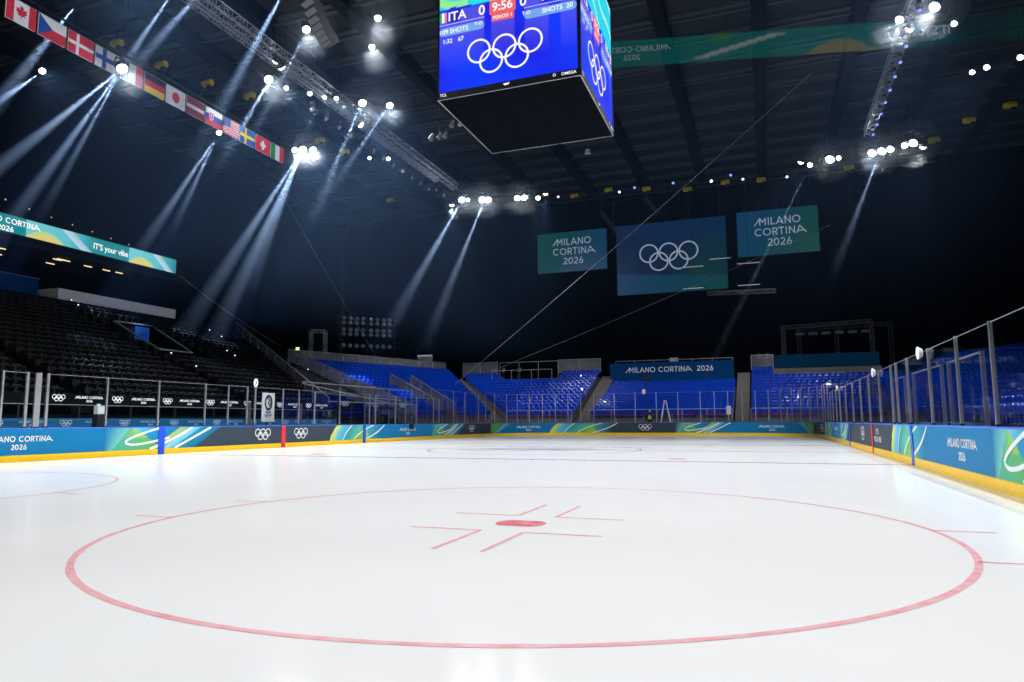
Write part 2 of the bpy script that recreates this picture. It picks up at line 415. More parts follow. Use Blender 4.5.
def art(i, s, z):
    s0, s1, k = SEG[i]
    if k in BASE: return BASE[k]
    u = (s - s0) / (s1 - s0); v = (z - .2) / .85; L, R = neigh(i, -1), neigh(i, 1)
    if k == 'A':
        w = (u - .12 * v ** 1.5) / .88
        if w < 0: return L
        if w < .07: return mix(CREAM, rgb(188, 214, 112), w / .07)
        if w < .12: return mix(rgb(188, 214, 112), CYAN, (w - .07) / .05)
        if w < .26: return mix(CYAN, rgb(70, 170, 200), (w - .12) / .14)
        gl, gr = .44 + .16 * v, .80 - .22 * v
        if gl < w < gr: return mix(GREEN, LIME, (w - gl) / max(.01, gr - gl))
        if w <= gl: return mix(rgb(40, 140, 160), rgb(86, 188, 160), (w - .26) / .2)
        return mix(mix(SEA, CYAN, .4), R, (w - gr) / max(.05, 1 - gr))
    if k == 'B':
        lr = .20 + .26 * (1 - v); ll = .05 + .14 * v
        if u < ll: return mix(L, rgb(120, 200, 190), max(0, 1 - (ll - u) / ll))
        if u < lr: return mix(rgb(80, 178, 150), LIME if v > .5 else GREEN, (u - ll) / max(.02, lr - ll))
        d = u - .26 * v
        if d < .12: return mix(SKY, rgb(60, 170, 210), (d + .1) / .2)
        if d < .34: return mix(rgb(30, 150, 205), rgb(18, 120, 172), (d - .12) / .22)
        if d < .44: return mix(rgb(186, 200, 120), rgb(120, 180, 130), (d - .34) / .1)
        if d < .53: return mix(SKY, rgb(92, 190, 214), (d - .44) / .09)
        if d < .72: return mix(rgb(30, 140, 176), rgb(18, 112, 158), (d - .53) / .19)
        return R
    if k == 'G':
        c1 = u + .0 - .55 * v if L == DARK else (1 - u) - .55 * v
        inner, outer = (L, R) if L == DARK else (R, L)
        if c1 < -.15: return mix(GREEN, inner, .25) if v > .4 else inner
        if c1 < .12: return mix(GREEN, rgb(60, 150, 70), (c1 + .15) / .27)
        if c1 < .40: return mix(rgb(120, 196, 214), rgb(30, 130, 180), (c1 - .12) / .28)
        return outer

def strokes(i, board):
    s0, s1, k = SEG[i]; w = s1 - s0
    def g(pts, th): mb = MB(); mb.ribbon2([(s0 + u * w, .2 + .84 * v) for u, v in pts], th, PM, .012); mb.build('printed_stroke', M['white'], board)
    def bez(p0, p1, p2, n=12): return [((1 - t) ** 2 * p0[0] + 2 * t * (1 - t) * p1[0] + t * t * p2[0], (1 - t) ** 2 * p0[1] + 2 * t * (1 - t) * p1[1] + t * t * p2[1]) for t in [q / n for q in range(n + 1)]]
    if k == 'A':
        g(bez((.22, .02), (.25, .5), (.37, 1)), .07); g(bez((.40, .02), (.52, .6), (.78, 1)), .07); g(bez((.62, .02), (.86, .4), (.99, 1)), .08)
    if k == 'B':
        g(bez((.42, .98), (.08, .42), (.17, .28), 8) + bez((.17, .28), (.22, .14), (.50, .52), 8)[1:], .08)
        g(bez((.34, .02), (.5, .3), (.70, .98)), .10); g(bez((.55, .02), (.68, .4), (.88, .98)), .09)

seg_label = {0: 'rink board with teal print and white lettering at the near left', 1: 'rink board with swirl print crossed by the blue line, left wall nearest the benches',
    2: 'slate rink board with two white ring logos either side of the red line, left wall', 3: 'rink board with swirl print crossed by the second blue line, left wall',
    4: 'teal rink board with white lettering, left wall beyond the second blue line', 5: 'swirl printed rink board where the left wall meets the far corner',
    6: 'slate rink board with one ring logo in the far left corner', 7: 'rink board with a green wedge print, far left corner', 8: 'short teal rink board with lettering at the left of the far end',
    9: 'swirl printed rink board left of middle on the far end', 10: 'slate rink board with a ring logo in front of the worker and ladder', 11: 'swirl printed rink board right of the ladder on the far end',
    12: 'teal rink board with lettering at the right of the far end', 13: 'rink board with a green wedge print, right end of the far wall', 14: 'slate rink board with a ring logo in the far right corner',
    15: 'swirl printed rink board just round the far right corner', 16: 'short teal rink board with lettering, far part of the right wall', 17: 'swirl printed rink board before the slate board on the right wall',
    18: 'slate rink board crossed by the red line on the right wall', 19: 'rink board with swirl print crossed by the blue line on the right wall', 20: 'teal rink board with white lettering, right wall nearest the camera but one',
    21: 'swirl printed rink board at the right edge of the picture', 22: 'slate rink board at the near end of the right wall'}
LOGOS = {0: [('t', 7.1)], 2: [('r', 18.52), ('r', 21.38)], 4: [('t', 32.7)], 6: [('r', 43.3)], 8: [('t', 49.75)], 10: [('r', 59.86)], 12: [('t', 70.0)], 14: [('r', 76.3)],
         16: [('t', 86.0)], 18: [('r', 97.3), ('v', 101.2)], 20: [('t', 112.3)]}
LINES = [(12.65, 'blueline', .30), (20.0, 'redline', .30), (27.35, 'blueline', .30)]
LINES += [(S_END - s, m, w) for s, m, w in LINES]
def cuts(a, b, step=.5):
    k = max(1, int(math.ceil((b - a) / step - 1e-6))); return [a + (b - a) * j / k for j in range(k + 1)]
def strip(mb, a, b, prof, step=.6):
    """sweep a closed profile of (d, z) along the edge from a to b"""
    cs = cuts(a, b, step); n0 = len(mb.v); k = len(prof)
    for s in cs:
        for d, z in prof: mb.v.append(tuple(PM(s, z, d)))
    for i in range(len(cs) - 1):
        for j in range(k):
            mb.f.append((n0 + i * k + j, n0 + i * k + (j + 1) % k, n0 + (i + 1) * k + (j + 1) % k, n0 + (i + 1) * k + j)); mb.mi.append(0)
    mb.f.append(tuple(n0 + j for j in range(k))[::-1]); mb.mi.append(0)
    mb.f.append(tuple(n0 + (len(cs) - 1) * k + j for j in range(k))); mb.mi.append(0)
for i, (s0, s1, k) in enumerate(SEG):
    a, b = s0 + .004, s1 - .004
    mb = MB(); mb.cols = []
    us = cuts(a, b, .055 if k not in BASE else .5); zs = cuts(.2, 1.04, .06)
    for d in (0.0,):
        for s in us:
            for z in zs: mb.v.append(tuple(PM(s, z, 0))); mb.cols.append(art(i, s, z))
    nz = len(zs)
    for x in range(len(us) - 1):
        for y in range(nz - 1):
            mb.f.append((x * nz + y, (x + 1) * nz + y, (x + 1) * nz + y + 1, x * nz + y + 1)); mb.mi.append(0)
    n0 = len(mb.v); strip(mb, a, b, [(-.02, .06), (-.10, .06), (-.10, 1.04), (-.02, 1.04)]); mb.cols += [mix(DARK, (0, 0, 0), .6)] * (len(mb.v) - n0)
    board = mb.build('rink_board', M['ad'], loc=tuple(PM((a + b) / 2, 0)))
    tag(board, seg_label[i], 'rink board', 'printed boards around the ice')
    mb = MB(); strip(mb, a, b, [(-.09, 0.002), (.014, 0.002), (.014, .19), (.004, .205), (-.09, .205)]); mb.build('kick_plate', M['kick'], board)
    mb = MB(); strip(mb, a, b, [(-.13, 1.035), (.02, 1.035), (.024, 1.05), (.015, 1.07), (-.125, 1.07)]); mb.build('cap_rail', M['cap'], board)
    if k in 'AB':
        strokes(i, board)
    for t, s in LOGOS.get(i, ()):
        mb = MB()
        if t == 'r': put_rings(mb, s, .66, .165, .045, PM, .012); mb.build('ring_logo', M['white'], board)
        elif t == 't': put_logo(mb, s, .64, .165, PM, .012, sx=1.0, w=.19); mb.build('lettering', M['white'], board)
        else:
            put_font(mb, "IT'S", s, .78, .26, PM, .012, sx=1.5); mb.build('lettering', M['white'], board); mb = MB(); put_font(mb, "YOUR VIBE", s, .52, .26, PM, .012, sx=1.3); mb.build('lettering', M['white'], board)
    for s, m, w in LINES:
        if s0 < s < s1:
            mb = MB(); strip(mb, s - w / 2, s + w / 2, [(.016, .004), (.0275, .004), (.0275, 1.034), (.016, 1.034)], .3); mb.build('line_marker', M[m], board)

# ------------------------------------------------------------------ glass posts and panes above the boards
H_SIDE, H_END = 2.87, 3.55
posts = [(6.49, 0), (7.26, 1), (7.62, 2), (7.95, 1), (10.18, 0), (12.47, 0), (14.89, 0), (16.24, 0), (17.44, 3), (17.97, 1), (19.97, 0), (21.22, 3), (22.55, 0), (24.85, 0),
         (27.98, 0), (28.66, 1), (31.1, 1), (32.43, 0), (33.97, 0), (36.55, 1), (37.45, 1), (39.95, 0), (42.11, 1), (44.5, 1), (45.43, 0), (46.48, 1), (47.73, 0), (48.75, 0), (49.85, 0),
         (51.01, 0), (52.13, 0), (53.22, 0), (54.36, 0), (55.51, 0), (57.28, 0), (59.07, 0), (60.82, 0), (62.59, 0), (64.38, 0), (65.48, 0), (66.53, 0), (67.62, 0), (68.67, 0), (69.74, 0),
         (70.79, 0), (71.83, 0), (72.78, 0), (73.9, 0), (75.2, 0), (76.5, 0), (78.2, 0), (80.7, 0), (82.4, 0), (84.16, 0), (86.2, 0), (88.23, 0), (91.15, 0), (94.05, 0), (96.83, 0), (99.32, 0),
         (101.88, 0), (104.37, 1), (105.27, 1), (106.99, 0), (109.67, 0), (112.22, 0), (114.53, 0), (116.9, 0)]
def top_h(s): return H_END if 38 < s < S_END - 38 else H_SIDE
wall_n = {'left': 0, 'far': 0, 'right': 0}
def wall_of(s): return 'left' if s < 44 else ('right' if s > S_END - 44 else 'far')
from_txt = {'left': 'counted from the near end of the left boards', 'far': 'counted from the left along the far boards', 'right': 'counted from the far end of the right boards'}
for s, kind in posts:
    h = top_h(s); w = wall_of(s); wall_n[w] += 1; o3 = ORD[wall_n[w] - 1]
    wd = (.055, .085, .20, .06)[kind]
    far = 43 < s < S_END - 43
    if far: wd = .05 if kind == 0 else .085
    mb = MB(); strip(mb, s - wd / 2, s + wd / 2, [(-.085, 1.071), (-.025, 1.071), (-.025, h), (-.085, h)], .3)
    desc = ('slim', 'thick', 'broad', 'padded')[kind]
    p = tag(mb.build('glass_post', M['alu'], loc=tuple(PM(s, 1.071, -.05))), f'{desc} aluminium glass post, {o3} {from_txt[w]}', 'post', 'posts holding the rink glass')
    mb = MB(); strip(mb, s - wd / 2 - .02, s + wd / 2 + .02, [(-.095, 1.071), (-.015, 1.071), (-.015, 1.11), (-.095, 1.11)], .3); mb.build('foot_bracket', M['dark_metal'], p)
    if kind == 3:
        mb = MB(); strip(mb, s + .03, s + .24, [(-.13, 1.075), (-.02, 1.075), (-.02, 2.15), (-.13, 2.15)], .3); tag(mb.build('foam_pad', M['pad'], p), 'black foam pad')
wall_n = {'left': 0, 'far': 0, 'right': 0}
for (a, _), (b, kb) in zip(posts, posts[1:]):
    if b - a < .5 or _ == 2: continue
    w = wall_of((a + b) / 2); wall_n[w] += 1; h = top_h((a + b) / 2) - .03
    a2, b2 = a + .12, b - .12
    if _ == 3: a2 = a + .26
    if 'bench' and 17.98 < a < 19.9: pass
    mb = MB(); strip(mb, a2 - .08 if _ != 3 else a2, b2 + .08, [(-.062, 1.09), (-.048, 1.09), (-.048, h), (-.062, h)], .7)
    g = tag(mb.build('rink_glass', M['glass'], loc=tuple(PM((a + b) / 2, 1.09, -.055))), f'clear rink glass pane, {ORD[wall_n[w] - 1]} {from_txt[w]}', 'glass panel', 'clear panes above the boards')
    mb = MB(); strip(mb, a2 - .08 if _ != 3 else a2, b2 + .08, [(-.064, h), (-.046, h), (-.046, h + .012), (-.064, h + .012)], .7); mb.build('top_edge', M['rail'], g)

# white goal-judge discs clamped to the glass on the right, paddle on the left
for s, t in ((78.0 + S_END - 120, 0), ):
    pass
for (s, z, lab) in ((101.6, 2.82, 'white oval disc clipped to the right glass beyond the red line'), (109.3, 2.8, 'white oval disc clipped to the right glass nearest the camera'), (88.4, 2.84, 'small white disc on the far part of the right glass')):
    f = lambda a, b, d=0.0, s=s, z=z: PM(s + a, z + b, d)
    mb = MB(); n = 20
    ra = [(.20 * math.cos(2 * PI * k / n), .16 * math.sin(2 * PI * k / n)) for k in range(n)]
    mb.poly2(ra, f, .10)
    for k in range(n):
        (x0, y0), (x1, y1) = ra[k], ra[(k + 1) % n]
        mb.face([f(x0, y0, .10), f(x1, y1, .10), f(x1 * .6, y1 * .6, .0), f(x0 * .6, y0 * .6, .0)])
    o = tag(mb.build('glass_disc', M['white'], loc=tuple(f(0, 0, 0))), lab, 'disc')
    mb = MB(); mb.bar(f(0, -.15, .02), f(0, .05, .02), .03); mb.bar(f(0, 0, -.06), f(0, 0, .05), .03); mb.build('clamp', M['dark_metal'], o)
s = 17.97; f = lambda a, b, d=0.0: PM(s + a, 3.06 + b, d - .05)
mb = MB(); mb.disc2(0, 0, .13, .20, f, .02); mb.disc2(0, 0, .13, .20, f, -.02)
pts = circle_pts(0, 0, 1, 24)
for k in range(24):
    (x0, y0), (x1, y1) = pts[k], pts[(k + 1) % 24]; mb.face([f(x0 * .13, y0 * .2, -.02), f(x1 * .13, y1 * .2, -.02), f(x1 * .13, y1 * .2, .02), f(x0 * .13, y0 * .2, .02)])
o = tag(mb.build('round_sign', M['white'], loc=tuple(f(0, 0))), 'white oval sign on top of the thick post by the players bench', 'sign')
mb = MB(); mb.ribbon2([(-.05, -.1), (.03, -.02), (.0, .1)], .04, f, .024); mb.build('emblem', M['black'], o)

# ------------------------------------------------------------------ players' bench side: low wall, fascia, lattice, banner
f = frame((-15.5, 0, 0), (0, 1, 0), (0, 0, 1), (1, 0, 0))
mb = MB(); mb.box((-15.6, -18, -.06), (-15.5, 8.2, 1.40))
lw = tag(mb.build('trim_1', mat('teal_wall_print', rgb(10, 112, 164), .5)), 'low teal wall behind the players benches with small white logos', 'low wall', kind='structure')
for k in range(17):
    y = -13.3 + k * 1.28; mb = MB()
    if k % 2: put_rings(mb, y, 1.22, .075, .024, f, .006, n=18); mb.build('ring_logo', M['white'], lw)
    else: put_logo(mb, y, 1.23, .075, f, .006, w=.2); mb.build('lettering', M['white'], lw)
f = frame((-17.4, 0, 0), (0, 1, 0), (0, 0, 1), (1, 0, 0))
mb = MB(); mb.box((-17.5, -18, 1.95), (-17.4, 10.6, 2.42))
fw = tag(mb.build('trim_2', M['riser_dark']), 'dark fascia along the front of the left stand with white logos', 'stand fascia', kind='structure')
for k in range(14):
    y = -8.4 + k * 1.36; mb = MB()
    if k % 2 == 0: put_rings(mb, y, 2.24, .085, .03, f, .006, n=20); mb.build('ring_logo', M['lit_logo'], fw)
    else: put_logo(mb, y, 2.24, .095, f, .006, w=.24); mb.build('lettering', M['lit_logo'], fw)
mb = MB(); mb.bar((-17.38, -18, 1.97), (-17.38, 10.6, 1.97), .03); mb.build('rail', M['rail'], fw)
mb = MB()
for k in range(12): mb.box((-17.5, -17.5 + k * 2.5, -.06), (-17.42, -17.42 + k * 2.5, 1.95))
mb.build('support_post', M['dark_metal'], fw)
# federation banner
f = frame((-14.3, .43, 1.25), (0, 1, 0), (0, 0, 1), (1, 0, 0))
mb = MB(); mb.box((-14.34, -.03, 1.25), (-14.3, .89, 2.70))
bn = tag(mb.build('vertical_banner', M['white']), 'white upright banner with a black oval emblem behind the left boards', 'banner')
mb = MB()
mb.ring2(0, .95, .24, .10, lambda a, b, d=0.0: f(a, .95 + (b - .95) * 1.4, d), .006)
mb.ribbon2([(-.12, 1.2), (.06, 1.12), (-.02, .98), (.06, .82)], .09, f, .008); mb.ribbon2([(.06, 1.12), (.16, 1.0), (.1, .7)], .06, f, .008); mb.build('emblem', M['black'], bn)
mb = MB(); mb.ribbon2([(-.2, .5), (0, .44), (.2, .52)], .08, f, .006); mb.build('emblem_wave', M['cap'], bn)
mb = MB(); put_font(mb, 'IIHF', 0, .31, .24, f, .006, sx=1.25); mb.build('lettering', M['black'], bn)
mb = MB(); mb.bar((-14.32, -.05, 2.72), (-14.32, .91, 2.72), .03); mb.bar((-14.37, .43, -.06), (-14.37, .43, 2.7), .04); mb.build('banner_stand', M['dark_metal'], bn)
# ------------------------------------------------------------------ seats
def seat_geo(w=.44):
    """tip-up stadium seat, front towards -y, origin on the step under it"""
    mb = MB()
    def plate(pts, o, ax, az, th):      # outline in (x, h), extruded
        o, az, th = V(o), V(az), V(th)
        a = [o + V((x, 0, 0)) + az * h for x, h in pts]; b = [p + th for p in a]
        n = len(pts); mb.face(a[::-1]); mb.face(b)
        for k in range(n): mb.face([a[k], a[(k + 1) % n], b[(k + 1) % n], b[k]])
    h = w / 2
    back = [(-h, .0), (h, .0), (h, .36), (h - .05, .44), (-h + .05, .44), (-h, .36)]
    plate(back, (0, .12, .42), None, (0, .22, .975), (0, .045, .012))
    lip = [(-h + .05, 0), (h - .05, 0), (h - .05, .03), (-h + .05, .03)]
    plate(lip, (0, .185, .845), None, (0, .6, .8), (0, .05, .02))
    pan = [(-h + .02, 0), (h - .02, 0), (h - .03, .36), (h - .08, .40), (-h + .08, .40), (-h + .03, .36)]
    plate(pan, (0, -.02, .40), None, (0, -.30, .954), (0, -.06, -.02))
    mb.box((-.05, .02, 0), (.05, .12, .46)); mb.box((-h, .0, .36), (h, .08, .42))
    return mb
SEAT = seat_geo()
def seat_mesh(m):
    o = SEAT.build('stadium_seat', m); me = o.data; bpy.data.objects.remove(o); return me
SEAT_BLUE, SEAT_BLACK = seat_mesh(M['seat_blue']), seat_mesh(M['seat_black'])
def lerp(a, b, t): return V(a) + (V(b) - V(a)) * t
blue, black = [], []        # (pos, angle, block, row)
def stand(name, label, BL, BR, TL, TR, n, store, block, step_m, skip=None, pitch=.5, cat='grandstand', side_m=None, hole=None, jitter=0):
    """stepped block between a bottom line and a top line; z of the corners is the tread height"""
    BL, BR, TL, TR = V(BL), V(BR), V(TL), V(TR)
    mb = MB()
    for i in range(n):
        f0, f1 = lerp(BL, TL, i / n), lerp(BR, TR, i / n); b0, b1 = lerp(BL, TL, (i + 1) / n), lerp(BR, TR, (i + 1) / n)
        zt = BL.z + (TL.z - BL.z) * i / n; zp = zt - (TL.z - BL.z) / n if i else zt - .25
        spans = [(0.0, 1.0)]
        if hole and hole[2] <= (i + .5) / n <= hole[3]: spans = [(0.0, hole[0]), (hole[1], 1.0)]
        for u0, u1 in spans:
            A, B = lerp(f0, f1, u0), lerp(f0, f1, u1); C, D = lerp(b0, b1, u1), lerp(b0, b1, u0)
            for p in (A, B, C, D): p.z = zt
            dn = lambda p: V((p.x, p.y, zp))
            mb.face([A, B, C, D]); mb.face([dn(A), dn(B), B, A])
            lo = lambda p: V((p.x, p.y, zp - .35))
            mb.face([A, D, lo(D), lo(A)]); mb.face([C, B, lo(B), lo(C)])
        r = (f1 - f0); r.z = 0; L = r.length; ang = math.atan2(r.y, r.x); cnt = int(L / pitch)
        lm0, lm1 = lerp(f0, b0, .5), lerp(f1, b1, .5)
        for k in range(cnt):
            u = (k + .5) / cnt
            if skip and skip(u, (i + .5) / n): continue
            p = lerp(lm0, lm1, u); p.z = zt; store.append((p, ang, block, i))
    return mb.build(name, step_m)
def block(label, *a, **k):
    o = stand('grandstand', label, *a, **k); return tag(o, label, 'grandstand', 'grandstand blocks')
gL = block('far left corner block of blue seats below the lamp rack', (-19.0, 25.2, 1.5), (-14.9, 32.6, 1.5), (-32.3, 25.2, 6.75), (-25.2, 44.6, 6.75), 15, blue, 'far left corner block', M['riser'],
           skip=lambda u, t: (t < .62 and .36 < u < .56), hole=(.38, .54, .12, .60))
gM = block('blue seat block left of the banner at the far end', (-13.6, 33.3, 1.45), (-7.35, 33.3, 1.45), (-24.0, 46.0, 6.25), (-7.45, 46.0, 6.2), 15, blue, 'block left of the wide banner', M['riser'],
           skip=lambda u, t: t > .80 and .27 < u < .73)
gC = block('blue seat block under the wide lettered banner at the far end', (-5.7, 33.3, 1.4), (6.7, 33.3, 1.4), (-5.7, 44.4, 4.75), (6.7, 44.4, 4.75), 13, blue, 'block under the wide banner', M['riser'])
gR = block('blue seat block right of the banner at the far end', (8.2, 33.3, 1.4), (13.7, 33.3, 1.4), (8.2, 46.0, 6.05), (24.0, 46.0, 6.05), 15, blue, 'block right of the wide banner', M['riser'],
           skip=lambda u, t: t > .80 and u > .14)
rest_blue = []
gRC = block('far right corner block of blue seats seen through the right glass', (14.9, 32.6, 1.5), (19.0, 25.2, 1.5), (25.2, 44.6, 6.6), (32.3, 25.2, 6.6), 15, rest_blue, 'far right corner block', M['riser'])
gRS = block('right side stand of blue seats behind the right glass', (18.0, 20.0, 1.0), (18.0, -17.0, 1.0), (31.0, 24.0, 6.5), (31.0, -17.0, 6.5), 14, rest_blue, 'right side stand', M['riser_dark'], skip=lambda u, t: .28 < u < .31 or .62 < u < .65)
NL = 22; DX = 17.6
def left_skip(u, t):
    X = -18 - DX * t; ye = 10.8 + (-18 - X) * .6; y = -16 + u * (ye + 16)
    return (4.9 < y < 9.6 and .46 < t < .88) or (3.6 < y < 4.7 and t < .9) or (-7.0 < y < -5.9)
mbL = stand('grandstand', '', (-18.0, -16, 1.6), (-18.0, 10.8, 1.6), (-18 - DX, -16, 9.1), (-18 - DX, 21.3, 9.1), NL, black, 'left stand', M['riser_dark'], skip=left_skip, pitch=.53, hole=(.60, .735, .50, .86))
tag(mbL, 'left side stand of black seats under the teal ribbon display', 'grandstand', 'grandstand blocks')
# two rows of black seats on the floor behind the benches
for r in range(2):
    for k in range(38): black.append((V((-16.35 - r * .75, -13.6 + k * .6, .1 + .22 * r)), PI / 2, 'bench', r))
mb = MB(); mb.box((-17.45, -16, -.06), (-16.75, 9.6, .32)); mb.box((-16.75, -16, -.06), (-15.95, 9.6, .1)); tag(mb.build('floor_platform', M['riser_dark']), 'low dark platform behind the players benches', 'platform', kind='structure')

def near(o): return (o[0] - CAM).length
def place_seats(lst, me, kind):
    lst = sorted(lst, key=near); first, rest = lst[:300], lst[300:]
    for p, a, b, r in first:
        o = bpy.data.objects.new('stadium_seat' if kind == 'blue' else 'arena_chair', me); COL.objects.link(o); o.location = p; o.rotation_euler = (0, 0, a)
        if kind == 'blue':
            tag(o, f'blue plastic seat in the {ORD[r]} row from the bottom, {b}', 'seat', f'blue seats, {ORD[r]} row of the {b}')
        elif b == 'bench':
            tag(o, f'black seat in the {("front", "second")[r]} row directly behind the low teal wall', 'chair', f'black seats behind the low wall, {("front", "second")[r]} row')
        else:
            tag(o, f'black plastic seat in the {ORD[r]} row from the bottom of the left stand', 'chair', f'black seats, {ORD[r]} row of the left stand')
    return rest
rb = place_seats(blue, SEAT_BLUE, 'blue') + rest_blue
rk = place_seats(black, SEAT_BLACK, 'black')
def mass(name, lst, m, label):
    mb = MB()
    for p, a, b, r in lst: mb.add(SEAT.v, SEAT.f, Matrix.Translation(p) @ Matrix.Rotation(a, 4, 'Z'))
    tag(mb.build(name, m), label, 'seats', kind='stuff')
mass('blue_seating', rb, M['seat_blue'], 'remaining rows of blue plastic seats higher up the far stands')
mass('black_seating', rk, M['seat_black'], 'remaining rows of black seats higher up the left stand')

# ------------------------------------------------------------------ rails, fascias, stairs and platforms of the stands
def guard(label, pts, h=1.05, infill=True, cat='guard rail', group='guard rails of the stands', spacing=2.0, top_m='rail'):
    pts = [V(p) for p in pts]
    mb = MB()
    for p, q in zip(pts, pts[1:]): mb.bar(p + V((0, 0, h)), q + V((0, 0, h)), .06)
    o = tag(mb.build('guard_rail', M[top_m], loc=tuple(pts[0])), label, cat, group)
    if infill:
        mb = MB()
        for p, q in zip(pts, pts[1:]):
            n = (q - p).cross(V((0, 0, 1))).normalized() * .012
            mb.hexa([p + n, q + n, q - n, p - n], [x + V((0, 0, h - .05)) for x in (p + n, q + n, q - n, p - n)])
        mb.build('infill_panel', M['mesh'], o)
    for p, q in zip(pts, pts[1:]):
        k = max(1, int((q - p).length / spacing))
        for j in range(k + 1):
            a = lerp(p, q, j / k); mb = MB(); mb.bar(a, a + V((0, 0, h)), .05); mb.build('post', M['rail'], o)
    return o
guard('grey mesh guard rail up the left edge of the far left corner block', [(-19.0, 25.0, 1.5), (-32.3, 25.0, 6.9)], 1.15)
guard('grey mesh guard rail along the end of the left black stand', [(-18.2, 11.2, 1.7), (-35.6, 21.6, 9.2)], 1.15)
def onL(u, t, dz=0.0):
    p = lerp(lerp((-19.0, 25.2, 1.5), (-14.9, 32.6, 1.5), u), lerp((-32.3, 25.2, 6.75), (-25.2, 44.6, 6.75), u), t); p.z += dz; return tuple(p)
guard('grey mesh guard rail on the left of the corner block gangway', [onL(.385, .05), onL(.385, .62)], 1.15)
guard('grey mesh guard rail on the right of the corner block gangway', [onL(.545, .05), onL(.545, .62)], 1.15)
guard('rear parapet rail of the far left corner block', [(-32.6, 25.2, 6.75), (-25.5, 44.6, 6.75)], 1.3)
guard('rear parapet rail on the left wing of the middle block', [(-24.0, 46.15, 6.55), (-19.6, 46.15, 6.55)], 1.5)
guard('rear parapet rail on the right wing of the middle block', [(-12.3, 46.15, 6.55), (-7.45, 46.15, 6.55)], 1.5)
guard('rear parapet rail of the right block', [(8.2, 46.15, 6.3), (10.3, 46.15, 6.3)], 1.5)
guard('low rail along the front of the left far block', [(-13.6, 33.1, 1.2), (-7.3, 33.1, 1.2)], 1.0, False)
guard('low rail along the front of the far block under the banner', [(-5.7, 33.1, 1.2), (6.7, 33.1, 1.2)], 1.0, False)
guard('low rail along the front of the right far block', [(8.2, 33.1, 1.2), (13.9, 33.1, 1.2)], 1.0, False)
guard('guard rail with one bar across the top of the right side stand', [(31.2, 24, 6.5), (31.2, -16, 6.5)], 1.0, False)
# fascias under the front rows
for a, b, lab in (((-13.6, 33.2), (-7.35, 33.2), 'brown front fascia of the left far block'), ((-5.7, 33.2), (6.7, 33.2), 'brown front fascia of the far block under the banner'), ((8.2, 33.2), (13.7, 33.2), 'brown front fascia of the right far block'),
                  ((-19.1, 25.1), (-15.0, 32.5), 'brown front fascia of the far left corner block'), ((15.0, 32.5), (19.1, 25.1), 'brown front fascia of the far right corner block')):
    d = (V((*b, 0)) - V((*a, 0))); nrm = V((d.y, -d.x, 0)).normalized()
    A, B = V((*a, 0)), V((*b, 0)); mb = MB(); o1 = nrm * .06
    mb.hexa([A + V((0, 0, .35)), B + V((0, 0, .35)), B + o1 + V((0, 0, .35)), A + o1 + V((0, 0, .35))], [A + V((0, 0, 1.42)), B + V((0, 0, 1.42)), B + o1 + V((0, 0, 1.42)), A + o1 + V((0, 0, 1.42))])
    o = tag(mb.build('stand_fascia', M['fascia'], loc=tuple(A)), lab, 'fascia', 'front fascias of the far stands')
    mb = MB(); mb.bar(A + o1 * 1.5 + V((0, 0, 1.72)), B + o1 * 1.5 + V((0, 0, 1.72)), .05, .05); mb.build('red_rail', M['red_tape'], o)
    k = max(2, int(d.length / 2.4))
    for j in range(k + 1):
        p = lerp(A, B, j / k) + o1 * 1.4; mb = MB(); mb.bar(p + V((0, 0, -.06)), p + V((0, 0, 1.8)), .05); mb.build('scaffold_leg', M['rail'], o)
    mb = MB(); mb.bar(A + o1 * 1.3 + V((0, 0, .2)), B + o1 * 1.3 + V((0, 0, 1.2)), .04); mb.build('brace', M['rail'], o)
# stairs between blocks
def stairs(label, BL, BR, TL, TR, n):
    o = stand('stairway', label, BL, BR, TL, TR, n, [], '', M['fascia'], pitch=99); return tag(o, label, 'stairs', 'stairways of the far stands')
stairs('brown stairway between the corner block and the left far block', (-14.75, 32.9, 1.1), (-13.7, 33.4, 1.1), (-25.0, 45.0, 6.3), (-24.1, 46.0, 6.3), 26)
stairs('brown stairway left of the wide banner block', (-7.2, 33.4, 1.0), (-5.85, 33.4, 1.0), (-7.2, 46.0, 6.2), (-5.85, 46.0, 6.2), 26)
stairs('brown stairway right of the wide banner block', (6.85, 33.4, 1.0), (8.05, 33.4, 1.0), (6.85, 46.0, 6.2), (8.05, 46.0, 6.2), 26)
# wide lettered banner over the middle block
mb = MB(); mb.box((-6.1, 44.6, 5.3), (6.5, 44.75, 7.3))
b = tag(mb.build('wide_banner', M['navy']), 'wide deep blue banner with white lettering above the far blue seats', 'banner')
f = frame((.2, 44.6, 6.5), (1, 0, 0), (0, 0, 1), (0, -1, 0)); mb = MB(); put_word(mb, 'MILANO CORTINa  2026', 0, -.22, .51, f, .01, w=.15); mb.build('lettering', M['white'], b)
mb = MB(); mb.box((-6.1, 44.75, 5.2), (6.5, 47.5, 6.4)); mb.build('platform', M['dark_metal'], b)
guard('dark railing with gear on top of the wide banner', [(-5.9, 46.8, 6.4), (6.4, 46.8, 6.4)], 1.3, False)
mb = MB(); mb.box((.15, 45.0, 7.2), (1.0, 45.3, 7.75)); o = tag(mb.build('control_box', M['grey_panel']), 'small pale box standing on top of the wide banner', 'box'); mb = MB(); mb.box((.3, 44.98, 7.3), (.85, 45.0, 7.6)); mb.build('front_panel', M['alu'], o)
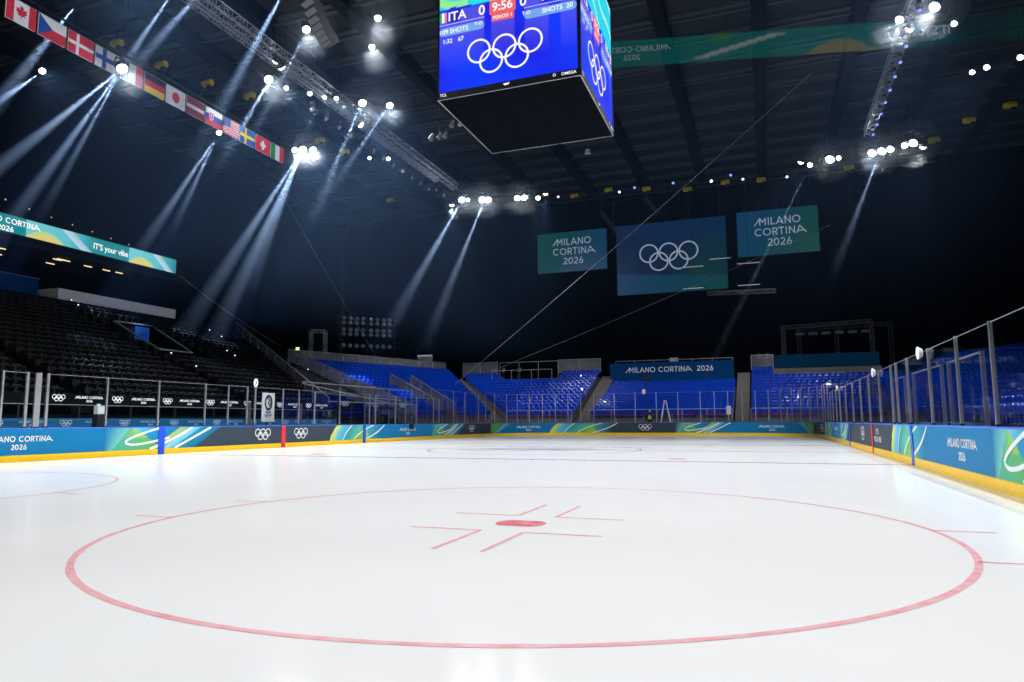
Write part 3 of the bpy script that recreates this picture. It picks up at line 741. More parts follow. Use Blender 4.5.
# camera platform on the left far block
mb = MB(); mb.box((-19.4, 43.5, 5.2), (-12.2, 46.2, 5.55)); pl = tag(mb.build('camera_platform', M['dark_metal']), 'dark camera platform at the top of the left far block', 'platform')
mb = MB(); mb.box((-18.6, 43.4, 5.0), (-17.4, 43.5, 5.8)); mb.box((-14.6, 43.4, 5.0), (-12.4, 43.5, 5.7)); mb.build('grey_front', M['grey_panel'], pl)
mb = MB(); mb.box((-17.3, 43.4, 5.1), (-14.7, 43.5, 5.75)); mb.build('teal_front', M['teal_drape'], pl)
guard('railing of the camera platform on the left far block', [(-19.3, 43.6, 5.55), (-12.3, 43.6, 5.55)], 1.3, False)
guard('rear railing of the camera platform on the left far block', [(-19.3, 46.1, 5.55), (-12.3, 46.1, 5.55)], 2.4, False)
def tv_camera(loc, label, rz=0.0):
    t = empty('television_camera', loc, label, 'camera', 'television cameras on the stands', rz=rz)
    for k in range(3):
        a = PI / 2 + k * 2 * PI / 3; mb = MB(); mb.bar((math.cos(a) * .4, math.sin(a) * .4, 0), (0, 0, 1.25), .05); o = mb.build('tripod_leg', M['dark_metal']); o.parent = t
    mb = MB(); mb.box((-.13, -.35, 1.25), (.13, .35, 1.6)); o = mb.build('camera_body', M['grey_panel']); o.parent = t
    mb = MB(); mb.tube([(0, -.35, 1.43), (0, -.75, 1.43)], [.11, .14], 12); o = mb.build('camera_lens', M['black']); o.parent = t
    mb = MB(); mb.box((-.1, .2, 1.6), (.1, .4, 1.8)); o = mb.build('viewfinder', M['black']); o.parent = t
tv_camera((-18.3, 44.6, 5.55), 'television camera on the left of the dark camera platform', .3)
tv_camera((-16.6, 45.2, 5.55), 'television camera in the middle of the dark camera platform', .1)
tv_camera((8.9, 46.9, 6.3), 'left of the two cameras behind the right far block', -.2)
tv_camera((9.7, 46.9, 6.3), 'right of the two cameras behind the right far block', -.3)
# broadcast deck with truss portal at the far right
mb = MB(); mb.box((10.4, 46.3, 6.4), (19.9, 46.45, 7.75)); bd = tag(mb.build('broadcast_deck', mat('deep_teal_drape', rgb(3, 58, 92), .9, spec=.1)), 'teal fronted broadcast deck at the far right under the truss frame', 'deck')
mb = MB(); mb.box((10.2, 45.9, 5.6), (20.0, 46.05, 6.35)); mb.build('grey_parapet', M['fascia'], bd)
mb = MB(); mb.box((10.4, 46.45, 6.2), (19.9, 50.2, 6.5)); mb.build('deck_floor', M['dark_metal'], bd)
def box_truss(mb_list, p, q, w, r=.03, bay=None, up=(0, 0, 1)):
    """chords and lacing of a square truss between two points"""
    p, q, up = V(p), V(q), V(up); d = (q - p).normalized()
    if abs(d.z) > .95: up = V((0, 1, 0))
    a = d.cross(up).normalized(); b = a.cross(d)
    cn = [(a * sx + b * sz) * (w / 2) for sx, sz in ((-1, -1), (1, -1), (1, 1), (-1, 1))]
    ch, lc = mb_list
    for c in cn: ch.tube([p + c, q + c], r, 6)
    L = (q - p).length; n = max(2, int(L / (bay or w)))
    for i in range(n):
        s0, s1 = p + d * (L * i / n), p + d * (L * (i + 1) / n)
        for k in range(4):
            c0, c1 = cn[k], cn[(k + 1) % 4]
            if i % 2: c0, c1 = c1, c0
            lc.bar(s0 + c0, s1 + c1, r * 1.3); lc.bar(s0 + cn[k], s0 + cn[(k + 1) % 4], r * 1.2)
def truss(name, label, segs, w, r, m, cat='truss', group=None, bay=None):
    ch, lc = MB(), MB()
    for p, q in segs: box_truss((ch, lc), p, q, w, r, bay)
    o = tag(ch.build(name, M[m], loc=segs[0][0]), label, cat, group); lc.build('lacing', M[m], o); return o
tf = truss('truss_frame', 'square truss portal with unlit lamps above the teal broadcast deck', [((11.4, 47.2, 6.5), (11.4, 47.2, 10.7)), ((19.5, 47.2, 6.5), (19.5, 47.2, 10.9)), ((11.2, 47.2, 10.6), (19.7, 47.2, 10.9)),
       ((13.0, 50, 6.5), (13.0, 50, 10.7)), ((16.6, 50, 6.5), (16.6, 50, 10.8)), ((21.6, 50, 6.5), (21.6, 50, 10.9)), ((12.8, 50, 10.7), (21.8, 50, 10.9))], .34, .03, 'dull', bay=.5)
for k in range(6):
    x = 12.6 + k * 1.2; mb = MB(); mb.box((x, 47.0, 9.75), (x + .8, 47.4, 10.0)); mb.bar((x + .4, 47.2, 10.0), (x + .4, 47.2, 10.5), .06); mb.build('unlit_lamp', M['dull'], tf)
# lamp rack at the far left
f = frame((-35.0, 37.0, 9.3), V((4.6, 4.5, 0)).normalized(), (0, 0, 1), V((4.5, -4.6, 0)).normalized())
mb = MB(); W = 6.3
for zz in (.45, 1.75, 2.25, 3.05, 3.55): mb.bar(f(-.3, zz, -.12), f(W + .3, zz, -.12), .07)
for xx in (0, 3.1, W): mb.bar(f(xx, -9.2, -.2), f(xx, 3.9, -.2), .09)
rack = tag(mb.build('lamp_rack', M['dark_metal'], loc=tuple(f(0, 0))), 'tall rack of round unlit lamps in five rows above the far left stand', 'lamp rack')
for zz in (.45, 1.75, 2.25, 3.05, 3.55):
    for k in range(8):
        x = .45 + k * .72 + (.18 if k > 3 else 0); c = f(x, zz, 0); nrm = f(0, 0, 1) - f(0, 0, 0)
        mb = MB(); mb.tube([c - nrm * .1, c + nrm * .12], [.10, .26], 16); mb.tube([c + nrm * .12, c + nrm * .20, c + nrm * .23], [.25, .18, .04], 16)
        mb.build('lamp', M['lens_off'], rack, smooth=True)
truss('scaffold_tower', 'slim scaffold tower standing left of the lamp rack', [((-35.6, 35.2, -.06), (-35.6, 35.2, 11.2)), ((-36.7, 34.2, -.06), (-36.7, 34.2, 11.2)), ((-36.7, 34.2, 11.1), (-35.6, 35.2, 11.1))], .3, .03, 'rail', bay=.8)
mb = MB(); mb.box((-28.9, 44.0, 8.1), (-27.0, 44.2, 9.0)); o = tag(mb.build('flood_panel', M['grey_panel']), 'pale flat lamp panel on a stand behind the far left corner block', 'lamp panel')
mb = MB(); mb.bar((-27.9, 44.1, 5.5), (-27.9, 44.1, 8.1), .1); mb.bar((-28.6, 44.1, 6.6), (-27.2, 44.1, 6.6), .08); mb.build('stand', M['rail'], o)
mb = MB(); mb.box((-28.9, 43.98, 8.85), (-27.0, 44.0, 9.0)); mb.build('lit_strip', M['batten'], o)
mb = MB(); mb.box((-30.3, 23.3, 7.7), (-29.95, 23.35, 7.95)); o = tag(mb.build('exit_sign', M['exit']), 'tiny lit green exit sign above the end of the left stand', 'sign'); mb = MB(); mb.bar((-30.1, 23.35, 6.3), (-30.1, 23.35, 7.7), .05); mb.build('sign_post', M['dark_metal'], o)
# scaffold walkway between the left stand and the corner block
wk = empty('scaffold_walkway', (-16.5, 12.0, 0), 'dark scaffold walkway with rails between the left stand and the blue corner block', 'walkway')
for nm, segs, m in (('deck', [((-20.5, 11.5, 2.2), (-16.2, 16.5, 2.2))], 'riser_dark'), ('handrail', [((-19.5, 10.0, 3.9), (-16.0, 17.5, 3.55)), ((-19.5, 10.0, 3.8), (-15.6, 15.0, 2.5)), ((-19.0, 10.5, 3.2), (-16.0, 17.0, 2.8)), ((-18.0, 10.8, 2.6), (-15.4, 18.5, 2.5))], 'rail')):
    mb = MB()
    for p, q in segs: mb.bar(p, q, 1.2 if nm == 'deck' else .07, .12 if nm == 'deck' else .07)
    mb.build(nm, M[m], wk)
for k in range(5):
    p = lerp((-19, 10.5, 0), (-15.6, 18, 0), k / 4); mb = MB(); mb.bar(p, p + V((0, 0, 3.6)), .07); mb.build('upright', M['rail'], wk)
for k in range(3):
    p = lerp((-17.2, 11.6, 2.45), (-15.5, 16.5, 2.4), k / 2); mb = MB(); fr = frame(p, V((1.7, 4.9, 0)).normalized(), (0, 0, 1), V((4.9, -1.7, 0)).normalized())
    if k % 2 == 0: put_rings(mb, 0, 0, .11, .04, fr, .02, n=18)
    else: put_logo(mb, 0, .02, .12, fr, .02, w=.24)
    mb.build('white_logo', M['white'], wk)
# left stand gangway opening
vm = empty('gangway', (-27.4, 6.7, 5.9), 'gangway opening with pale handrails and a blue poster in the left black stand', 'gangway')
for nm, m, segs in (('coping_rail', 'rail', [((-27.1, 5.3, 5.95), (-32.7, 6.6, 8.25)), ((-27.1, 8.1, 5.95), (-32.7, 9.8, 8.3)), ((-27.1, 5.3, 5.95), (-27.1, 8.1, 5.95)), ((-32.7, 6.6, 8.25), (-32.7, 9.8, 8.3))]),):
    for p, q in segs: mb = MB(); mb.bar(p, q, .09); mb.build(nm, M[m], vm)
mb = MB(); mb.hexa([(-32.7, 6.6, 4.4), (-32.7, 9.8, 4.4), (-32.9, 9.8, 4.4), (-32.9, 6.6, 4.4)], [(-32.7, 6.6, 8.2), (-32.7, 9.8, 8.2), (-32.9, 9.8, 8.2), (-32.9, 6.6, 8.2)]); mb.box((-32.8, 5.3, 4.3), (-27.1, 9.8, 4.4)); mb.build('shaft', M['riser_dark'], vm)
mb = MB(); mb.hexa([(-32.6, 8.3, 7.0), (-32.6, 9.5, 7.0), (-32.66, 9.5, 7.0), (-32.66, 8.3, 7.0)], [(-32.6, 8.3, 8.1), (-32.6, 9.5, 8.1), (-32.66, 9.5, 8.1), (-32.66, 8.3, 8.1)])
o = mb.build('poster', mat('lit_blue_poster', rgb(20, 80, 170), .5, emit=rgb(20, 90, 190), estr=.28, vary=0), vm); o['label'] = 'bright blue poster'
mb = MB(); mb.ribbon2([(-.35, -.15), (0, .12), (.35, -.05)], .15, frame((-32.58, 8.9, 7.55), (0, 1, 0), (0, 0, 1), (1, 0, 0)), .01); mb.build('poster_print', M['cap'], vm)
# grey bulkhead, suite front, ribbon display on the upper left
mb = MB(); mb.box((-38.2, 4.9, 9.55), (-36.0, 15.05, 10.5)); o = tag(mb.build('bulkhead', mat('lit_grey_cladding', rgb(243, 243, 247), .6, vary=.04)), 'long pale grey bulkhead above the left stand', 'bulkhead'); mb = MB()  # cladding colour raised to stand in for light falling on the bulkhead
for k in range(16): mb.box((-36.1, 5.4 + k * .6, 9.42), (-36.02, 5.48 + k * .6, 9.5))
mb.build('small_lamps', M['tiny_light'], o); mb = MB(); mb.box((-37.4, 4.8, 9.1), (-36.4, 5.4, 9.6)); mb.build('end_bracket', M['grey_panel'], o)
mb = MB(); mb.box((-37.2, -14, 9.9), (-37.0, 4.2, 11.0)); o = tag(mb.build('suite_fascia', M['navy']), 'deep blue suite front at the left edge of the picture', 'fascia')
mb = MB(); mb.bar((-36.95, -14, 11.05), (-36.95, 4.2, 11.05), .06); mb.build('top_rail', M['cap'], o)
mb = MB(); mb.box((-43, -16, 12.9), (-36.2, 17, 13.2)); mb.box((-43, -16, 9.0), (-42.8, 17, 13)); mb.box((-42.8, -16, 9.0), (-38.2, 17, 9.2)); tag(mb.build('wall_suites', M['riser_dark']), 'dark suite level behind the ribbon display', 'suite level', kind='structure')
rnd = random.Random(3); k = 0
for (y0, y1, x0, x1, nn) in ((-.6, 2.9, -42, -37.5, 15), (5.0, 6.4, -39.5, -37.2, 4), (7.5, 10.5, -37.8, -36.9, 3)):
    for j in range(nn):
        y = y0 + (y1 - y0) * rnd.random(); x = x0 + (x1 - x0) * rnd.random()
        mb = MB(); mb.box((x, y, 12.80), (x + .07, y + .62, 12.86)); k += 1
        o = tag(mb.build('suite_lamp', M['warm'], loc=(x, y, 12.8)), 'warm strip lamp on the suite ceiling below the ribbon display', 'lamp', 'warm strip lamps in the suites'); mb = MB(); mb.box((x - .02, y - .02, 12.86), (x + .09, y + .64, 12.9)); mb.build('housing', M['dark_metal'], o)
def ribbon_art(s):
    base = rgb(0, 150, 150)
    return base
f = frame((-36.0, 0, 13.5), (0, 1, 0), (0, 0, 1), (1, 0, 0))
mb = MB(); mb.cols = []
ys = [-15 + 29.85 * k / 700 for k in range(701)]; NZ = 25; zs = [1.14 * k / (NZ - 1) for k in range(NZ)]
def rib(y, z):
    base = rgb(6, 142, 150)
    for c, w in ((5.0, 2.6), (12.6, 2.3), (-4.5, 2.6)):
        u = (y - c + w) / (2 * w)
        if 0 < u < 1:
            v = z / 1.14; hump = math.sin(PI * min(1, u / .52)) ** .8 * .55 if u < .52 else 0
            if v < hump: return mix(rgb(245, 215, 130), rgb(190, 230, 150), v / max(.1, hump))
            e = (u - .5) * 1.9 + .25 - (1 - v) * .55
            if .3 < e + .1 < .62 and u > .4: return mix(rgb(200, 235, 245), rgb(150, 190, 235), (e - .2) / .4)
            if u < .62: return mix(rgb(120, 215, 225), rgb(90, 200, 220), u)
            if u < .72 and v > .75: return rgb(100, 205, 90)
            return mix(rgb(90, 200, 220), base, (u - .62) / .38)
    return base
for y in ys:
    for z in zs: mb.v.append(tuple(f(y, z, 0))); mb.cols.append(rib(y, z))
for i in range(700):
    for j in range(NZ - 1): mb.f.append((i * NZ + j, (i + 1) * NZ + j, (i + 1) * NZ + j + 1, i * NZ + j + 1)); mb.mi.append(0)
M['led'] = art_mat('led_ribbon_surface', .85)
rd = tag(mb.build('ribbon_display', M['led'], loc=(-36, 0, 13.5)), 'long lit teal ribbon display with white lettering on the upper left', 'ribbon display')
mb = MB(); mb.box((-36.2, -15, 13.45), (-36.01, 14.87, 14.69)); mb.build('casing', M['black'], rd)
M['led_white'] = mat('led_white', (.3, .3, .3), .4, emit=(1, 1, 1), estr=.95, vary=0)
mb = MB(); put_logo(mb, 1.1, .58, .34, f, .02, w=.2); mb.build('lettering', M['led_white'], rd); mb = MB(); put_logo(mb, -9, .58, .34, f, .02, w=.2); mb.build('lettering', M['led_white'], rd); mb = MB(); put_font(mb, "IT'S your vibe", 8.75, .55, .62, f, .02, sx=.85); mb.build('lettering', M['led_white'], rd)
# rink-side worker's ladder, camera mast and other floor items
lad = empty('step_ladder', (1.25, 32.4, -.06), 'aluminium A-frame ladder behind the far glass beside the worker', 'ladder')
for sx in (-1, 1):
    for sy in (-1, 1):
        mb = MB(); mb.bar((1.25 + sx * .62, 32.4 + sy * .22, -.06), (1.25 + sx * .06, 32.4 + sy * .16, 2.95), .08, .05); mb.build('ladder_leg', M['white'], lad)
for sx in (-1, 1):
    for k in range(8):
        t = (k + .7) / 8.5; x = 1.25 + sx * (.62 - .56 * t); mb = MB(); mb.bar((x, 32.4 - .21, -.06 + 3 * t), (x, 32.4 + .21, -.06 + 3 * t), .05, .03); mb.build('rung', M['white'], lad)
mb = MB(); mb.box((1.15, 32.2, 2.93), (1.35, 32.6, 2.99)); mb.build('hinge_cap', M['dark_metal'], lad)
mb = MB(); mb.tube([(-.5, 32.9, -.06), (-.48, 32.9, 3.4), (-.46, 32.9, 5.0)], [.05, .04, .03], 8); mst = tag(mb.build('camera_mast', M['black']), 'tall black mast with a camera head left of the worker', 'mast')
mb = MB(); mb.box((-.75, 32.7, 3.55), (-.5, 33.1, 3.95)); mb.build('white_box', M['white'], mst); mb = MB(); mb.box((-.62, 32.7, 4.7), (-.2, 33.1, 5.2)); mb.tube([(-.3, 32.7, 5.0), (-.1, 32.4, 4.75)], .09, 10); mb.build('camera_head', M['black'], mst)
for k in range(3):
    a = .5 + k * 2.1; mb = MB(); mb.bar((-.5, 32.9, .8), (-.5 + .5 * math.cos(a), 32.9 + .5 * math.sin(a), -.05), .04); mb.build('mast_leg', M['black'], mst)
mb = MB(); mb.box((6.3, 32.0, 1.7), (6.65, 32.1, 2.4)); o = tag(mb.build('notice_board', M['white']), 'small white notice on a post behind the far glass right of the ladder', 'notice'); mb = MB(); mb.bar((6.47, 32.12, -.06), (6.47, 32.12, 2.4), .05); mb.build('notice_post', M['rail'], o)
p = PM(33.0, 1.07, -.02); mb = MB(); mb.bar(p + V((0, 0, .0)), p + V((0, 0, .9)), .06); cl = tag(mb.build('mini_camera', M['black'], loc=tuple(p)), 'small black camera clamped on the left boards above the lettering', 'camera')
q = PM(33.0, .9, .1); mb = MB(); mb.obox(q, (1, 0, 0), (0, 1, 0), (0, 0, 1), .14, .12, .18); mb.tube([q, q + V((.12, -.1, -.12))], .09, 10); mb.build('camera_body', M['black'], cl); mb = MB(); mb.bar(p + V((0, 0, .5)), p + V((.3, -.1, .75)), .08); mb.build('clamp_arm', M['black'], cl)
mb = MB(); mb.box((-14.3, -9.35, .1), (-14.05, -8.95, 1.55)); o = tag(mb.build('floor_box', M['black']), 'black case behind the left boards with a white carton on top', 'case'); mb = MB(); mb.box((-14.32, -9.37, 1.0), (-14.03, -8.93, 1.1)); mb.build('case_lid', M['dark_metal'], o)
mb = MB(); mb.box((-14.3, -9.3, 1.55), (-14.1, -9.0, 1.85)); o = tag(mb.build('carton', M['white']), 'small white carton on the black case behind the left boards', 'carton'); mb = MB(); mb.tube([(-14.2, -9.2, 1.85), (-14.2, -9.2, 1.93)], .06, 10); mb.build('carton_cap', M['white'], o)
# penalty boxes behind the right glass
for k, (y0, y1) in enumerate(((-6.3, -2.6), (-1.6, 3.2), (5.0, 8.2))):
    pb = empty('penalty_box', (14.6, (y0 + y1) / 2, 0), f'clear walled box behind the right glass, {("nearest the camera", "in the middle of three", "farthest from the camera")[k]}', 'penalty box')
    for y in (y0, y1):
        mb = MB(); mb.box((14.95, y - .05, -.06), (15.05, y + .05, 3.05)); mb.build('post', M['alu'], pb)
    for z in (3.0,): mb = MB(); mb.box((14.97, y0, z), (15.03, y1, z + .05)); mb.build('top_rail', M['rail'], pb)
    mb = MB(); mb.box((14.99, y0 + .05, 1.1), (15.01, y1 - .05, 2.98)); mb.build('clear_panel', M['glass'], pb)
    mb = MB(); mb.box((14.96, y0 + .05, -.06), (15.04, y1 - .05, 1.1)); mb.build('lower_panel', M['teal_drape'], pb)
    mb = MB(); mb.box((13.6, y0 + .3, .35), (14.0, y1 - .3, .45)); mb.box((13.65, y0 + .4, -.06), (13.75, y0 + .5, .35)); mb.box((13.65, y1 - .5, -.06), (13.75, y1 - .4, .35)); mb.build('bench', M['grey_panel'], pb)
# ------------------------------------------------------------------ worker behind the far boards
mb = MB(); mb.box((-7, 30.25, -.06), (7, 32.95, .24)); tag(mb.build('floor_walkway', M['concrete']), 'raised walkway behind the far boards', 'walkway', kind='structure')
def skin_mesh(name, nodes, edges, m, parent=None, levels=2, root=0):
    me = bpy.data.meshes.new(name); me.from_pydata([n[0] for n in nodes], edges, []); me.materials.append(m)
    o = bpy.data.objects.new(name, me); COL.objects.link(o)
    md = o.modifiers.new('Skin', 'SKIN'); sv = me.skin_vertices[0].data if me.skin_vertices else None
    if sv is None:
        bm = bmesh.new(); bm.from_mesh(me); bm.verts.layers.skin.verify(); bm.to_mesh(me); bm.free(); sv = me.skin_vertices[0].data
    for i, n in enumerate(nodes): sv[i].radius = n[1] if isinstance(n[1], tuple) else (n[1], n[1]); sv[i].use_root = (i == root)
    md.use_smooth_shade = True
    sb = o.modifiers.new('Sub', 'SUBSURF'); sb.levels = levels; sb.render_levels = levels
    dg = bpy.context.evaluated_depsgraph_get(); dg.update()
    me2 = bpy.data.meshes.new_from_object(o.evaluated_get(dg)); me2.materials.clear(); me2.materials.append(m)
    o.modifiers.clear(); o.data = me2
    for p in me2.polygons: p.use_smooth = True
    if parent: o.parent = parent
    return o
# standing figure, origin at the feet, facing +y (back to the ice), arms bent forward
wk_loc = (.02, 31.6, .24)
bod = [((0, 0, .93), (.15, .11)), ((0, .01, 1.12), (.14, .105)), ((0, .03, 1.32), (.17, .11)), ((0, .05, 1.46), (.10, .08)), ((0, .07, 1.53), .055), ((0, .09, 1.60), (.075, .09)), ((0, .10, 1.69), (.08, .095)), ((0, .09, 1.76), (.055, .06)),
       ((.10, 0, .86), .095), ((.12, .02, .48), .065), ((.13, -.02, .10), .045), ((.14, .12, .04), .04), ((-.10, 0, .86), .095), ((-.12, .03, .48), .065), ((-.13, -.01, .10), .045), ((-.15, .13, .04), .04),
       ((.19, .05, 1.40), .065), ((.30, .06, 1.16), .05), ((.26, .28, 1.06), .038), ((.25, .36, 1.05), (.034, .022)), ((-.19, .05, 1.40), .065), ((-.32, .05, 1.17), .05), ((-.30, .27, 1.10), .038), ((-.29, .35, 1.10), (.034, .022))]
ed = [(0, 1), (1, 2), (2, 3), (3, 4), (4, 5), (5, 6), (6, 7), (0, 8), (8, 9), (9, 10), (10, 11), (0, 12), (12, 13), (13, 14), (14, 15), (2, 16), (16, 17), (17, 18), (18, 19), (2, 20), (20, 21), (21, 22), (22, 23)]
per = skin_mesh('person', bod, ed, M['cloth']); per.location = wk_loc; per.scale = (1.06, 1.06, 1.02)
tag(per, 'person in a yellow hi-vis vest and white cap standing behind the far boards', 'person')
vest = [((0, -.005, .98), (.165, .125)), ((0, .005, 1.15), (.16, .125)), ((0, .025, 1.34), (.185, .13)), ((0, .04, 1.44), (.12, .095))]
skin_mesh('vest', vest, [(0, 1), (1, 2), (2, 3)], M['hivis'], per, 2)
cap = [((0, .09, 1.70), (.125, .14)), ((0, .085, 1.81), (.105, .12))]
skin_mesh('cap', cap, [(0, 1)], M['white'], per, 2)
mb = MB(); mb.hexa([(-.06, .17, 1.70), (.06, .17, 1.70), (.05, .29, 1.68), (-.05, .29, 1.68)], [(-.06, .17, 1.715), (.06, .17, 1.715), (.05, .29, 1.695), (-.05, .29, 1.695)]); o = mb.build('cap_peak', M['white']); o.parent = per
for sx, bx, bz in ((1, .25, 1.05), (-1, -.29, 1.10)):
    nd = [((bx, .37, bz), (.036, .018)), ((bx, .43, bz), (.036, .016))]; e2 = [(0, 1)]
    for k in range(4):
        x = bx - .027 + .018 * k; ln = (.055, .07, .066, .05)[k]; i0 = len(nd)
        nd += [((x, .455, bz), .0085), ((x, .455 + ln * .6, bz - .012), .008), ((x, .455 + ln, bz - .035), .007)]; e2 += [(1, i0), (i0, i0 + 1), (i0 + 1, i0 + 2)]
    i0 = len(nd); nd += [((bx - sx * .045, .40, bz - .005), .010), ((bx - sx * .065, .44, bz - .015), .008)]; e2 += [(0, i0), (i0, i0 + 1)]
    skin_mesh('hand', nd, e2, M['skin'], per, 1)

# ------------------------------------------------------------------ scoreboard cube
def em(name, c, s=1.0): return mat(name, (.01, .01, .01), .4, emit=c, estr=s, vary=0)
E_W = em('screen_white', (1, 1, 1), 1.0); E_RED = em('screen_red', rgb(240, 100, 106)); E_PILL = em('screen_pale_blue', rgb(120, 170, 240)); E_LINE = em('screen_line', rgb(190, 190, 255))
E_GRN = em('screen_green', rgb(30, 180, 110)); E_PINK = em('screen_pink', rgb(245, 130, 130)); E_DB = em('screen_dark_blue', rgb(40, 30, 190)); E_PUR = em('screen_purple', rgb(112, 96, 226))
M['screen'] = art_mat('screen_surface', 1.0)
cube = empty('scoreboard', (0, 0, 14.75), 'black hanging scoreboard cube with bright blue screens over centre ice', 'scoreboard')
mb = MB(); mb.box((-2.92, -2.92, 14.95), (2.92, 2.92, 21.2)); mb.build('body', M['matt_black'], cube)
mb = MB(); mb.box((-2.98, -2.98, 14.75), (2.98, 2.98, 14.95))
for x in (-2.6, -1.2, .4, 1.9):
    for y in (-2.4, -.8, .9, 2.3): mb.box((x, y, 14.73), (x + .5, y + .06, 14.75))
mb.build('underside', M['matt_black'], cube)
mb = MB(); mb.bar((-3.0, -3.0, 14.76), (-3.0, 3.0, 14.76), .05); mb.bar((3.0, -3.0, 14.76), (3.0, 3.0, 14.76), .05); mb.bar((-3, 3, 14.76), (3, 3, 14.76), .05); mb.bar((-3, -3, 14.76), (3, -3, 14.76), .05); mb.build('edge_trim', M['rail'], cube)
mb = MB()
for x in (-2.5, 2.5):
    for y in (-2.5, 2.5): mb.tube([(x, y, 21.2), (x, y, 28)], .03, 6)
mb.build('suspension_cable', M['dark_metal'], cube)
f = frame((0, -3.0, 14.75), (1, 0, 0), (0, 0, 1), (0, -1, 0))
mb = MB(); mb.cols = []
xs = [-2.96 + 5.92 * k / 96 for k in range(97)]; zs = [.27 + 5.9 * k / 110 for k in range(111)]
def scr(x, z):
    zz = z + 14.75
    c = mix(rgb(28, 34, 232), rgb(14, 60, 255), .5 + .5 * math.sin(x * 1.3 + zz))
    if .25 < z < 1.0: c = mix(c, rgb(12, 52, 250), .5)
    if zz > 18.62 + .05 * math.sin(x * 2):
        t = math.sin(1.4 * x + 5.2 * (zz - 18.6) + .9 * math.sin(2 * x))
        c = mix(rgb(40, 225, 240), rgb(60, 190, 245), .5 + .5 * t)
        if t > .72: c = rgb(160, 250, 235)
        if x < -1.7 and t < -.55: c = rgb(150, 240, 150)
        return c
    for a, b in ((-3, -.95), (-.62, .33), (.8, 1.75), (2.25, 2.85)):
        if a < x < b and zz < 18.55: return mix(c, rgb(110, 100, 226), max(0, min(.55, (zz - 15.9) / 3.6)))
    return c
for x in xs:
    for z in zs: mb.v.append(tuple(f(x, z, 0))); mb.cols.append(scr(x, z))
for i in range(96):
    for j in range(110): mb.f.append((i * 111 + j, (i + 1) * 111 + j, (i + 1) * 111 + j + 1, i * 111 + j + 1)); mb.mi.append(0)
scn = mb.build('screen', M['screen'], cube)
g = frame((0, -3.0, 0), (1, 0, 0), (0, 0, 1), (0, -1, 0))
def onscreen(name, m, fn, d=.012):
    mb = MB(); fn(mb, d); return mb.build(name, m, scn)
def ringf(mb, d):
    for cx, cz in ((-1.19, 16.54), (-.09, 16.54), (1.0, 16.56), (-.66, 16.03), (.43, 16.04)): mb.ring2(cx, cz, .475, .085, g, d, 0, 40)
onscreen('ring_logo', E_W, ringf)
onscreen('clock_panel', E_RED, lambda mb, d: mb.rect2(-.72, 17.98, .40, 18.58, g, d)); onscreen('period_panel', E_RED, lambda mb, d: mb.rect2(-.63, 17.66, .32, 17.98, g, d))
TEXTS = [('team_name', 'ITA', -2.53, 18.27, .54, 'L'), ('score', '0', -1.05, 18.26, .58, 'C'), ('time_out', 'T-O', -1.2, 17.72, .2, 'C'), ('shots', '109 SHOTS', -2.9, 17.64, .27, 'L'), ('penalty_time', '1:32', -2.75, 17.22, .26, 'L'), ('penalty_number', '67', -2.1, 17.22, .26, 'L'),
         ('team_name', 'FRA', 1.5, 18.27, .54, 'L'), ('score', '0', .72, 18.26, .58, 'C'), ('time_out', 'T-O', .85, 17.72, .2, 'C'), ('shots', 'SHOTS  20', 2.75, 17.66, .27, 'R'), ('clock', '9:56', -.16, 18.27, .52, 'C'), ('period', 'PERIOD 1', -.15, 17.81, .2, 'C'),
         ('maker_mark', 'TCL', -2.9, 14.92, .17, 'L'), ('maker_mark', 'OMEGA', 2.85, 14.91, .17, 'R')]
def pill(x0, x1, z0, z1):
    r = (z1 - z0) / 2; return arc(x0 + r, (z0 + z1) / 2, r, r, 90, 270, 8) + arc(x1 - r, (z0 + z1) / 2, r, r, -90, 90, 8)
for x0, x1 in ((-2.95, -.95), (.75, 2.9)):
    onscreen('shots_panel', E_PILL, lambda mb, d: mb.poly2(pill(x0, x1, 17.47, 17.83), g, d)); onscreen('divider_line', E_LINE, lambda mb, d: mb.rect2(x0, 17.94, x1, 17.975, g, d))
for x0, x1 in ((-2.6, -2.0), (1.45, 2.4)): onscreen('team_panel', E_DB, lambda mb, d: mb.rect2(x0, 18.02, x1, 18.55, g, d))
for nm, body, x, z, sz, al in TEXTS: onscreen(nm, E_W, lambda mb, d: put_font(mb, body, x, z, sz, g, d, align=al), .04)
def flagstripe(x0, x1, z0, z1): return lambda mb, d: mb.rect2(x0, z0, x1, z1, g, d)
for (x0, x1, m) in ((-2.94, -2.84, E_GRN), (-2.84, -2.73, E_W), (-2.73, -2.62, E_PINK), (2.45, 2.58, E_DB), (2.58, 2.71, E_W), (2.71, 2.85, E_PINK)): onscreen('flag_stripe', m, flagstripe(x0, x1, 18.06, 18.5), .02)
mb = MB(); mb.box((-3, -3.03, 14.75), (3, -2.97, 15.03)); mb.box((2.9, -3.03, 14.75), (3, -2.97, 21.2)); mb.box((-3, -3.03, 14.75), (-2.95, -2.97, 21.2)); mb.build('bezel', M['black'], scn)
onscreen('maker_mark', E_W, lambda mb, d: mb.ring2(1.97, 14.92, .05, .02, g, d, 0, 14), .04); onscreen('maker_mark', E_W, lambda mb, d: mb.poly2([(-.14, 14.95), (.14, 14.97), (.08, 14.88), (-.08, 14.87)], g, d), .04)
for k in (1, 2, 3):
    c = copy_tree(scn, cube); c.matrix_basis = Matrix.Rotation(k * PI / 2, 4, 'Z') @ scn.matrix_basis
cube.scale = (1.045, 1.045, 1.045); cube.location = (-.07, .16, 14.85)
# attached children use local coordinates of the screen, so the copies turn with it

